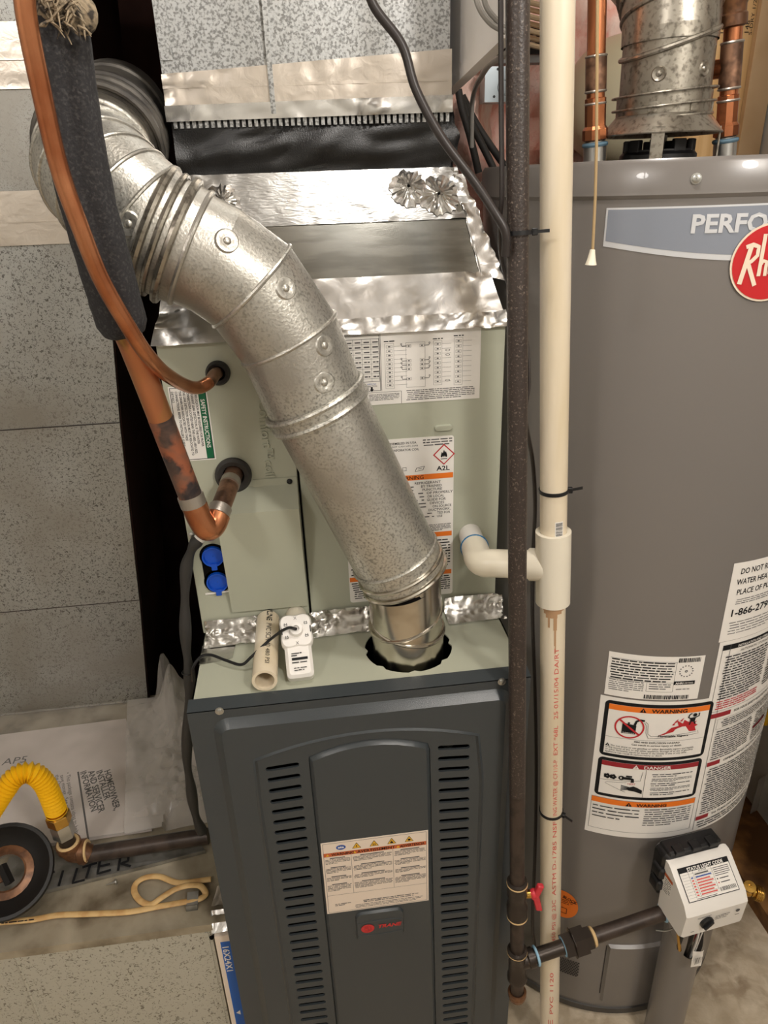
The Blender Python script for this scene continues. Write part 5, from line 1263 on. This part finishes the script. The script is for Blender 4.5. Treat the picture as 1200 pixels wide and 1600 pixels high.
mb = MB(); mb.lathe([(.0095, .006), (.0085, .014), (.0045, .0145), (.0045, .010), (.0003, .010)], hc2, na, 20); mb.build('cap_gland', 'white', fs_)
pr = Print(lambda u, v, h: hc2+xa*u+ya*v+na*(.0066+h), ['ink'], .5); pr.h = .0003
for a in (35, 145, 215, 325): u, v = .0165*math.cos(DG(a)), .0155*math.sin(DG(a)); pr.frame_(u-.0022, v-.0018, u+.0022, v+.0012, .0007, 'ink'); pr.rect(u-.0018, v+.0012, u-.0012, v+.0025, 'ink'); pr.rect(u+.0012, v+.0012, u+.0018, v+.0025, 'ink')
for sx in (-1, 1): pr.rect(sx*.0192-.0007, -.0045, sx*.0192+.0007, .0045, 'ink')
for sv_ in (-1, 1): pr.text('X', 0, sv_*.0175-.0025, .006, 'inkgrey', 'c')
pr.done('cap_print', cap)
pr = Print(lambda u, v, h: c+xa*u+ya*v+na*(.0136+h), ['ink'], .5); pr.h = .0003
pr.words(-.010, .004, .004, .010, 2, 'ink', .5, .6, 2); pr.rect(-.0095, -.001, .0115, .0025, 'ink'); pr.words(-.010, -.006, .010, -.002, 1, 'ink', .4, 1, 3); pr.words(-.008, -.016, .009, -.010, 2, 'ink', .4, .8, 4)
pr.done('switch_print', fs_)
wp = [hc2+na*.012, hc2+na*.02+V((-.012, -.004, .002)), V((.105, .062, FT+.044)), V((.078, .055, FT+.024)), V((.062, .058, FT+.010)), V((.04, .07, FT+.011)), V((.018, .085, FT+.012)), V((.004, .085, FT+.010)), V((-.008, .080, FT-.004)), V((-.012, .085, FT-.03))]
tag(MB().tube(cr(wp, 8), .0021, 8).build('switch_wire', 'blackplastic'), 'thin black wire running from the float switch over the edge of the shelf', 'wire')
# black sleeve down the left of the coil and furnace
hs = [P(311, 842, Y=.14), P(300, 858, Y=.138), P(291, 890, Y=.14), P(289, 950, Y=.14), P(291, 1010, Y=.14), P(296, 1055, Y=.135), P(295, 1100, Y=.13), P(292, 1180, Y=.13), P(298, 1230, Y=.13), P(306, 1275, Y=.13), P(316, 1300, Y=.13)]
sv_ = thing('cable_sleeve', P(316, 1300, Y=.13), 'black flexible cable sleeve hanging down the left side of the coil and furnace', 'cable sleeve')
MB().tube(cr(hs, 8), [.0075+.0015*math.sin(i*.5) for i in range(len(cr(hs, 8)))], 14).build('sleeve', 'rubber', sv_); MB().pipe(P(318, 833, Y=.142), P(309, 845, Y=.14), .008, 14).build('white_bushing', 'white', sv_)
MB().torus(P(294, 1050, Y=.136), (0, .1, 1), .0085, .0016, 16, 6).build('tape_wrap', 'black', sv_)

# ================================================================ clutter on the boot
# black iron pipe, elbow, connector and yellow flexible gas tube
gf = thing('gas_connector', P(112, 1335, Y=.15), 'yellow corrugated gas tube on brass fittings, joined to the brown iron pipe on the ledge', 'gas connector')
q0, q1 = P(134, 1336, Y=.15), P(326, 1306, Y=.15); q1.x = min(q1.x, -.006)
MB().pipe(q0, q1, .0137, 22).build('iron_pipe', 'pipesmooth', gf)
e0 = P(112, 1333, Y=.15); pd = (q1-q0).normalized(); ud = (P(98, 1295, Y=.15)-e0).normalized()
mb = MB(); mb.tube(cr([q0+pd*.004, e0+pd*.014, e0+pd*.004+ud*.004, e0+ud*.016, e0+ud*.026], 6), .0175, 20); mb.lathe([(.0175, 0), (.0205, .002), (.0205, .012), (.015, .013)], e0+pd*.012, pd, 20); mb.lathe([(.0175, 0), (.0205, .002), (.0205, .012), (.015, .013)], e0+ud*.012, ud, 20); mb.build('elbow', 'rusty', gf)
for c_, d2 in ((e0+pd*.025, pd), (e0+ud*.025, ud)): MB().torus(c_, d2, .0158, .0028, 20, 8).build('pipe_dope', 'dope', gf)
MB().pipe(e0+ud*.022, e0+ud*.045, .0125, 18).build('nipple', 'iron', gf)
x, y = frame(ud)
def hexnut(a_, b_, r, name, m, r2=None):
    mb = MB(); mb.loft([[a_.lerp(b_, t)+(x*math.cos(PI*k/3)+y*math.sin(PI*k/3))*(r if t in (0, 1) else r*1.05) for k in range(6)] for t in (0, .08, .92, 1)]); return mb.build(name, m, gf, 25)
hexnut(e0+ud*.043, e0+ud*.072, .0172, 'flare_fitting', 'zinc'); hexnut(e0+ud*.072, e0+ud*.092, .0182, 'flare_nut', 'brass'); MB().pipe(e0+ud*.09, e0+ud*.097, .0165, 20).build('nut_collar', 'brass', gf)
yp = cr([e0+ud*.094, e0+ud*.125, P(68, 1222, Y=.152), P(48, 1207, Y=.15), P(25, 1213, Y=.145), P(4, 1240, Y=.135), P(-30, 1290, Y=.12), P(-80, 1340, Y=.1)], 30)
ln = [0]
for a_, b_ in zip(yp, yp[1:]): ln.append(ln[-1]+(b_-a_).length)
fine = []; step = .0015; s_ = 0; i = 0
while s_ < ln[-1]:
    while ln[i+1] < s_: i += 1
    fine.append(yp[i].lerp(yp[i+1], (s_-ln[i])/(ln[i+1]-ln[i]))); s_ += step
MB().tube(fine, [.0142+.0030*math.sin(2*PI*k/4) for k in range(len(fine))], 20).build('corrugated_tube', 'yellow', gf, 80)
# filter cover plate with hand lettering
fa, fb = P(-20, 1416, Z=ZL+.006), P(321, 1330, Z=ZL+.006); fb.x = min(fb.x, -.012); fd = (fb-fa).normalized(); fn = V((-fd.y, fd.x, 0))
cv_ = thing('filter_cover', (fa+fb)/2, 'bent galvanized filter cover plate with hand lettered FILTER on the ledge', 'metal plate')
ZP0 = ZL+.001
mb = MB()
def fpnt(s, t, z): q = fa+fd*s+fn*t; return V((q.x, q.y, z))
LF = (fb-fa).length
mb.loft([[fpnt(0, 0, ZP0), fpnt(LF, 0, ZP0), fpnt(LF, 0, ZP0+.007), fpnt(0, 0, ZP0+.007)], [fpnt(0, .0022, ZP0), fpnt(LF, .0022, ZP0), fpnt(LF, .0022, ZP0+.007), fpnt(0, .0022, ZP0+.007)]])
mb.loft([[fpnt(0, .0022, ZP0+.001), fpnt(LF, .0022, ZP0+.001), fpnt(LF, .0022, ZP0), fpnt(0, .0022, ZP0)], [fpnt(.02, .085, ZP0+.012), fpnt(LF-.02, .05, ZP0+.010), fpnt(LF-.02, .05, ZP0+.009), fpnt(.02, .085, ZP0+.007)]])
mb.build('plate', 'zincplate', cv_, 0)
def fl_(px, py): 
    q = P(px, py-5, Z=ZP0+.010)-fa; return q.dot(fd), q.dot(fn)
pr = Print(lambda u, v, h: fpnt(u, v, ZP0+.006+.0125*max(0, v)/.075+h), ['ink'], .004)
for stq in ([(70, 1375), (62, 1400)], [(62, 1378), (86, 1368)], [(99, 1366), (91, 1388)], [(121, 1362), (113, 1383), (132, 1378)], [(129, 1361), (152, 1354)], [(141, 1358), (134, 1376)], [(178, 1346), (157, 1350), (152, 1369), (173, 1363)], [(155, 1359), (172, 1355)], [(184, 1364), (189, 1342), (201, 1343), (200, 1350), (188, 1354), (204, 1357)]): pr.stroke([fl_(*a_) for a_ in stq], .0042, 'ink', .001)
pr.done('hand_lettering', cv_)
# black round cap with torn middle
dc = P(8, 1362, Z=ZL+.062); dn2 = V((.25, -.55, .8)).normalized()
bc = thing('round_cap', V((dc.x, dc.y, ZL)), 'black round steel cap with a rusty torn hole lying on the ledge', 'metal cap')
mb = MB(); mb.lathe([(.073, .004), (.071, .010), (.066, .010), (.056, -.004), (.040, -.014), (.030, -.012), (.028, -.016), (.042, -.019), (.060, -.008), (.073, .004)], dc, dn2, 40); mb.build('cap_dish', 'black', bc)
MB().lathe([(.041, -.0125), (.03, -.010), (.027, -.012)], dc, dn2, 26).build('rusty_rim', 'rusty', bc)
dx, dy = frame(dn2)
MB().tube([dc-dn2*.026+V((-.004, 0, .02)), dc+dn2*.006+V((.004, -.004, -.024))], .0075, 4).build('dark_bar', 'black', bc, 0)
MB().obox(dc-dn2*.022+V((-.02, 0, -.01)), dx, dy, dn2, (.018, .009, .002), .001).build('rusty_bracket', 'rusty', bc)
# romex cable and its clip
rz = ZL+.0045
rp = [P(*q, Z=rz) for q in ((-40, 1446), (0, 1441), (50, 1437), (90, 1430), (140, 1428), (200, 1425), (250, 1416), (290, 1409), (313, 1404), (321, 1396), (314, 1389), (296, 1388), (275, 1394), (255, 1406), (236, 1413), (220, 1408), (210, 1394), (213, 1380), (228, 1371), (250, 1371), (275, 1380), (300, 1379), (330, 1375))]
for k, p in enumerate(rp):
    if 10 <= k <= 13: p.z += .007
    if k >= 19: p.z += .002
    p.x = min(p.x, -.008)
rc = thing('romex_cable', rp[6], 'cream flat electrical cable looped over the ledge of the return boot', 'cable'); MB().tube(cr(rp, 8), .0052, 12, flat=(0, 0, 1)).build('cable_jacket', 'romex', rc)
pr = Print(plane_map(P(2, 1443, Z=rz+.0036), (P(60, 1436, Z=rz)-P(2, 1443, Z=rz)).normalized(), (0, .9, .4), (0, 0, 1)), ['ink'], .5); pr.words(0, -.002, .05, .002, 1, 'ink', .5, 1, 4); pr.done('cable_print', rc)
q = P(302, 1408, Z=ZL); 
mb = MB(); mb.obox(q+V((0, -.004, .006)), (1, 0, 0), (0, 1, .3), (0, -.3, 1), (.009, .014, .0008)); mb.obox(q+V((0, -.016, .002)), (1, 0, 0), (0, .3, 1), (0, 1, -.3), (.009, .007, .0008)); tag(mb.build('cable_clip', 'zincplate', None, 0), 'small grey metal tab pinning the cream cable to the ledge', 'clip')
mb = MB(); q = P(180, 1378, Z=ZL+.004); mb.tube([q+V((-.014, -.004, 0)), q], [.0008, .0022], 8); mb.lathe([(.0045, 0), (.0045, .002), (.002, .0035)], q, (1, .25, .0), 10); tag(mb.build('loose_screw', 'zinc'), 'loose sheet-metal screw lying in front of the lettered filter cover', 'screw')
# booklet in its plastic bag
bc4 = [V((-.535, .505, 0)), V((-.263, .515, 0)), V((-.157, .207, 0)), V((-.43, .197, 0))]
bk = thing('paper_booklet', (-.34, .35, ZL), 'white owner information booklet lying in a plastic bag on the boot', 'booklet')
zb0, zb1 = ZL+.003, ZL+.011
mb = MB(); mb.prism([V((p.x, p.y, zb0)) for p in bc4], (0, 0, zb1-zb0)); mb.build('pages', 'paperold', bk, 0)
tr, br = bc4[1], bc4[2]; du = (br-tr).normalized(); dv2 = V((-du.y, du.x, 0)); dv2 = dv2 if dv2.x > 0 else -dv2
def bkl(px, py): q = P(px, py, Z=zb1)-tr; return q.dot(du), q.dot(dv2)
pr = Print(lambda u, v, h: V((tr.x, tr.y, zb1))+du*u+dv2*v+V((0, 0, h)), ['ink'], .02); pr.h = .0004
for k, t in enumerate(('HOMEOWNER,', 'INSTALLER', 'AND SERVICER', 'INFORMATION')):
    (u0, v0), (u1, v1) = bkl(166-k*12.5, 1204+k*.6), bkl((182, 167, 158, 146)[k], (1266, 1250, 1270, 1268)[k]); pr.text(t, u0, v0-.004, .0165, 'ink', bold=.022, rot=math.atan2(v1-v0, u1-u0), width=math.hypot(u1-u0, v1-v0))
pr.stroke([bkl(122, 1206), bkl(139, 1318)], .0032, 'ink')
for k, (t, x0_, y0_, x1_, y1_) in enumerate((('\u2022 This package contains ideas to help you', 103, 1208, 119, 1316), ('save money.  See energy saving tips in', 94, 1212, 112, 1318), ('the Owner\'s Guide', 86, 1212, 97, 1262))):
    (u0, v0), (u1, v1) = bkl(x0_, y0_), bkl(x1_, y1_); pr.text(t, u0, v0, .0105, 'ink', rot=math.atan2(v1-v0, u1-u0), width=math.hypot(u1-u0, v1-v0))
(u0, v0), (u1, v1) = bkl(2, 1196), bkl(40, 1191); rot = math.atan2(v1-v0, u1-u0); pr.text('AP5', u0, v0, .026, 'inkgrey', rot=rot, width=math.hypot(u1-u0, v1-v0))
pr.done('booklet_print', bk)
mb = MB(); nu, nv = 72, 44
for layer in (0, 1, 2):
    vs2 = []
    for j in range(nv+1):
        for i in range(nu+1):
            u, v = i/nu, j/nv
            if layer: u = .60+.40*u
            p = V((-.56, .565, 0)).lerp(V((-.075, .570, 0)), u).lerp(V((-.47, .165, 0)).lerp(V((-.022, .215, 0)), u), v)
            h = .0155+.005*abs(noise.noise(p*16))+.0012*noise.noise(p*50)
            if u > .60:
                e = min(1, (u-.60)/.2); sd_ = V((3+layer*5.3, layer*2.1, 0))
                h = h*(1-.5*e)+e*(.004+(.055 if layer == 0 else .035)*abs(noise.noise(p*9+sd_))+.016*abs(noise.noise(p*26+sd_))+.004*noise.noise(p*70+sd_))
                h += (.13-.03*layer)*math.exp(-((u-.80-.02*layer)/.05)**2-((v-.10)/.22)**2)+.05*math.exp(-((u-.93)/.05)**2-((v-.2)/.35)**2)
                h *= min(1, .1+(1-u)*9)*min(1, .1+v*14)*min(1, .1+(1-v)*8)
            if p.x < -.135: h = max(h, .0125+.002*layer)
            vs2.append(V((min(p.x, -.012), min(p.y, .572), ZL+.002+h)))
    mb.add(vs2, [(j*(nu+1)+i, j*(nu+1)+i+1, (j+1)*(nu+1)+i+1, (j+1)*(nu+1)+i) for j in range(nv) for i in range(nu)], min(layer, 1))
tag(mb.build('plastic_bag', ['bagfilm', 'bagcrumple'], None, 24), 'crumpled clear plastic bag around the booklet on the boot', 'plastic bag')
tag(MB().tube(cr([P(*q, Z=ZL+.012) for q in ((316, 1232), (322, 1262), (330, 1240), (334, 1275))], 6), .0018, 8).build('wire_scrap', 'blackplastic'), 'short loop of black wire beside the furnace door', 'wire') if False else None

# ================================================================ upper right: behind the pipes
mb = MB(); zq = 1.588
mb.prism([(.4065, .068, 1.597), (.4065, .62, 1.560), (.4065, .62, 2.44), (.4065, .068, 2.44)], (.012, 0, 0)); 
wp_ = thing('metal_guard', (.41, .3, 1.56), 'white painted sheet-metal guard hanging beside the plenum', 'metal guard'); mb.build('panel_sheet', 'whitepanel', wp_, 0)
mb = MB(); mb.prism([(.4045, .068, 1.597), (.4045, .62, 1.560), (.4045, .62, 1.572), (.4045, .068, 1.609)], (.002, 0, 0)); mb.build('panel_lip', 'whitepanel', wp_, 0)
q = P(776, 41, X=.4065); MB().lathe([(.0035, 0), (.0003, 0.0)], q+V((-.0008, 0, 0)), (-1, 0, 0), 14).build('bolt_hole', 'black', wp_)
for k, pts in enumerate((((742, -40), (746, 5), (765, 35), (790, 50)), ((755, -40), (758, 5), (775, 30), (792, 42)))):
    tag(MB().tube(cr([P(*q, Y=.045) for q in pts], 6), .0028, 8).build('grey_cable', 'cablegrey'), ('thin grey cable passing the bolt hole of the white guard', 'thin grey cable of the white guard lying nearer the gas pipe')[k], 'cable', 'grey cables by the white panel')
gw = [P(806, 70, Y=.05), P(786, 88, Y=.12), P(765, 101, Y=.22), P(752, 120, Y=.3), P(743, 137, Y=.36), P(738, 160, Y=.4), P(737, 200, Y=.42), P(737, 230, Y=.43)]
tag(MB().tube(cr(gw, 8), .0034, 10).build('white_cable', 'cablegrey'), 'pale grey cable looping down from the white guard to the pink insulation', 'cable')
for k in range(7):
    y0 = -14+k*11; yo = .012*(k % 2); pts = [P(758, y0-6, Y=.59+yo), P(785, y0+4, Y=.59+yo), P(815, y0+14, Y=.60+yo), P(845, y0+22, Y=.61+yo), P(880, y0+26, Y=.63+yo)]
    tag(MB().tube(cr(pts, 6), .0040, 8).build('cream_cable', 'romexwhite'), 'cream electrical cable in the bundle behind the pipes', 'cable', 'cream cables behind the pipes')
for k, pts in enumerate((((716, 140), (722, 170), (735, 215), (748, 270)), ((720, 150), (735, 190), (760, 240), (775, 272)), ((722, 150), (745, 195), (775, 240), (795, 268)))):
    tag(MB().tube(cr([P(*q, Y=.575+.012*k) for i, q in enumerate(pts)], 6), .0062, 10).build('black_cable', 'rubber'), ('black cable dropping steeply next to the pale grey cable by the insulation', 'middle one of three black cables fanning over the pink insulation', 'black cable slanting furthest towards the gas pipe over the insulation')[k], 'cable', 'black cables in front of the insulation')
jb = thing('junction_box', P(776, 158, Y=.6), 'galvanized steel junction box with a knockout above the pink insulation', 'junction box')
a_, b_ = P(757, 160, Y=.6), P(806, 103, Y=.6)
MB().box((a_.x, .6, a_.z), (b_.x, .635, b_.z)).build('box_body', 'steelblue', jb, 0)
c_ = P(788, 136, Y=.6); MB().torus(c_+V((0, -.0005, 0)), (0, 1, 0), .011, .001, 24, 6).build('knockout', 'steelblue', jb)
for q in ((778, 108), (772, 151)): MB().lathe([(.0022, .0004), (.0002, .0004)], P(*q, Y=.6), (0, -1, 0), 10).build('box_hole', 'black', jb)
a_, b_ = P(768, 99, Y=.62), P(850, 86, Y=.62); tag(MB().box((a_.x-.02, .62, a_.z), (b_.x+.01, .65, b_.z)).build('support_bar', 'greyplastic', None, 0), 'grey steel bar behind the pipes above the junction box', 'bar')
a_, b_ = P(760, 86, Y=.66), P(850, 42, Y=.66)
bb = thing('dark_box', V((a_.x, .66, a_.z)), 'black box with a small screw behind the gas pipe and cream pipe', 'box'); MB().box((a_.x, .66, a_.z), (b_.x+.02, .672, b_.z)).build('box_shell', 'black', bb, 0); screw(bb, P(834, 61, Y=.66), (0, -1, 0), .0045)
# cream tank behind the vent pipe
ct = thing('expansion_tank', P(930, 250, Y=.74), 'cream domed pressure tank lying on its side behind the copper pipe', 'tank')
c0_ = P(955, 157, Y=.74); cax = V((.80, .55, -.05)).normalized(); R_ = .112
prof = [(.0005, -.060), (.03, -.058), (.06, -.048), (.085, -.030), (.102, -.008), (.110, .018), (.112, .05), (.1135, .052), (.1135, .060), (.112, .062), (.112, .10), (.09, .12), (.0005, .125)]
MB().lathe(prof, c0_-cax*.01, cax, 48).build('tank_shell', 'creamtank', ct, 40); MB().torus(c0_-cax*.01+cax*.056, cax, .1135, .0022, 48, 8).build('tank_rim', 'creamtank', ct)
MB().box((c0_.x-.05, c0_.y-.02, c0_.z-.135), (c0_.x+.10, c0_.y+.20, c0_.z-.118)).build('tank_shelf', 'dark', ct, 0)
# insulation
mb = MB(); nu, nv = 46, 44; vs3 = []
for j in range(nv+1):
    for i in range(nu+1):
        x_, z_ = .42+.52*i/nu, 1.25+1.0*j/nv
        p = V((x_, .80, z_)); h = .015+.12*noise.noise(p*7)+.05*noise.noise(p*18)+.022*noise.noise(p*45)
        h += .05 if x_ < .57 else -.16
        vs3.append(V((x_, min(.80-h, 1.02), z_)))
k = len(vs3); vs3 += [V((p.x, 1.045, p.z)) for p in vs3]
W_ = nu+1; f3 = [(j*W_+i, j*W_+i+1, (j+1)*W_+i+1, (j+1)*W_+i) for j in range(nv) for i in range(nu)]; f3 += [tuple(k+q for q in f[::-1]) for f in f3]
per = list(range(W_))+[j*W_+nu for j in range(1, nv+1)]+[nv*W_+i for i in range(nu-1, -1, -1)]+[j*W_ for j in range(nv-1, 0, -1)]
f3 += [(per[q], k+per[q], k+per[(q+1) % len(per)], per[(q+1) % len(per)]) for q in range(len(per))]
mb.add(vs3, f3); tag(mb.build('insulation_batt', 'pink', None, 70), 'pink fibreglass insulation stuffed behind the pipes and cables', 'insulation')
# stud and tan board
stx0, stx1 = P(1030, 150, Y=.86).x, P(1152, 150, Y=.86).x
sd = thing('stud', ((stx0+stx1)/2, .88, 0), 'pale lumber stud with black stamp behind the water heater vent', 'stud'); MB().box((stx0, .86, 0), (stx1+.02, .90, 2.44)).build('stud_board', 'stud', sd, 0)
pr = Print(lambda u, v, h: V((u, .86-h, v)), ['ink'], .5)
def uptx(t, px, py, L, size):
    b = P(px, py, Y=.86); vs_, fs = text_geom(t, .0); w_ = max(x for x, y in vs_); pr.add([V((b.x-y*size+size*.4, .8594, b.z+x*L/w_)) for x, y in vs_], fs)
uptx('148 STUD', 1126, 55, .07, .016); uptx('148', 1165, 54, .024, .013); uptx('S-DRY 1/2', 1171, 55, .06, .010); pr.done('stud_stamp', sd)
tag(MB().box((P(1172, 120, Y=.845).x, .845, 0), (1.195, .858, 2.44)).build('tan_board', 'tanboard', None, 0), 'plain tan wall board standing beside the stud', 'board')
# pull chain
pc = thing('pull_chain', P(925, 412, Y=-.06), 'beige pull cord with a clear bell-shaped knob hanging in front of the water heater', 'pull cord')
MB().tube([V((.56, -.07, 2.44)), P(934, -60, Y=-.06), P(932, 230, Y=-.06), P(930, 310, Y=-.06), P(926, 390, Y=-.06)], .0015, 8).build('cord', 'rope', pc)
MB().lathe([(.0005, .0), (.0025, .0008), (.003, .004), (.0042, .010), (.0056, .0145), (.0052, .0145), (.0005, .012)], P(926, 389, Y=-.06), (-.03, 0, -1), 18).build('knob', 'pvcclean', pc)
# right edge: sheet of plastic and yellow handle
mb = MB(); a_ = P(1176, 1330, Y=.42); 
mb.sheet(P(1142, 1375, Y=.40), P(1215, 1340, Y=.42), P(1235, 1180, Y=.42), P(1184, 1215, Y=.40), 12, 24, .008, 20, .3, seed=4, nrm=(-.3, -.9, 0)); tag(mb.build('plastic_sheet', 'sheetfilm', None, 70), 'folded translucent plastic sheet between the water heater and the wall', 'plastic sheet')
mb = MB(); mb.tube(cr([P(1192, 1130, Y=.36), P(1200, 1085, Y=.37), P(1206, 1040, Y=.38)], 6), [.010]*13, 12); tag(mb.build('yellow_handle', 'yellow'), 'yellow handle standing behind the water heater by the wall', 'handle')
# lampholder of the pull chain above the frame
lh = thing('lamp_holder', (.27, -.17, 2.345), 'white porcelain lampholder on the ceiling above the furnace', 'lamp'); MB().lathe([(.055, 2.449), (.055, 2.43), (.03, 2.40), (.025, 2.355), (.0005, 2.355)], (.27, -.17, 0), AX, 28).build('porcelain_base', 'white', lh)
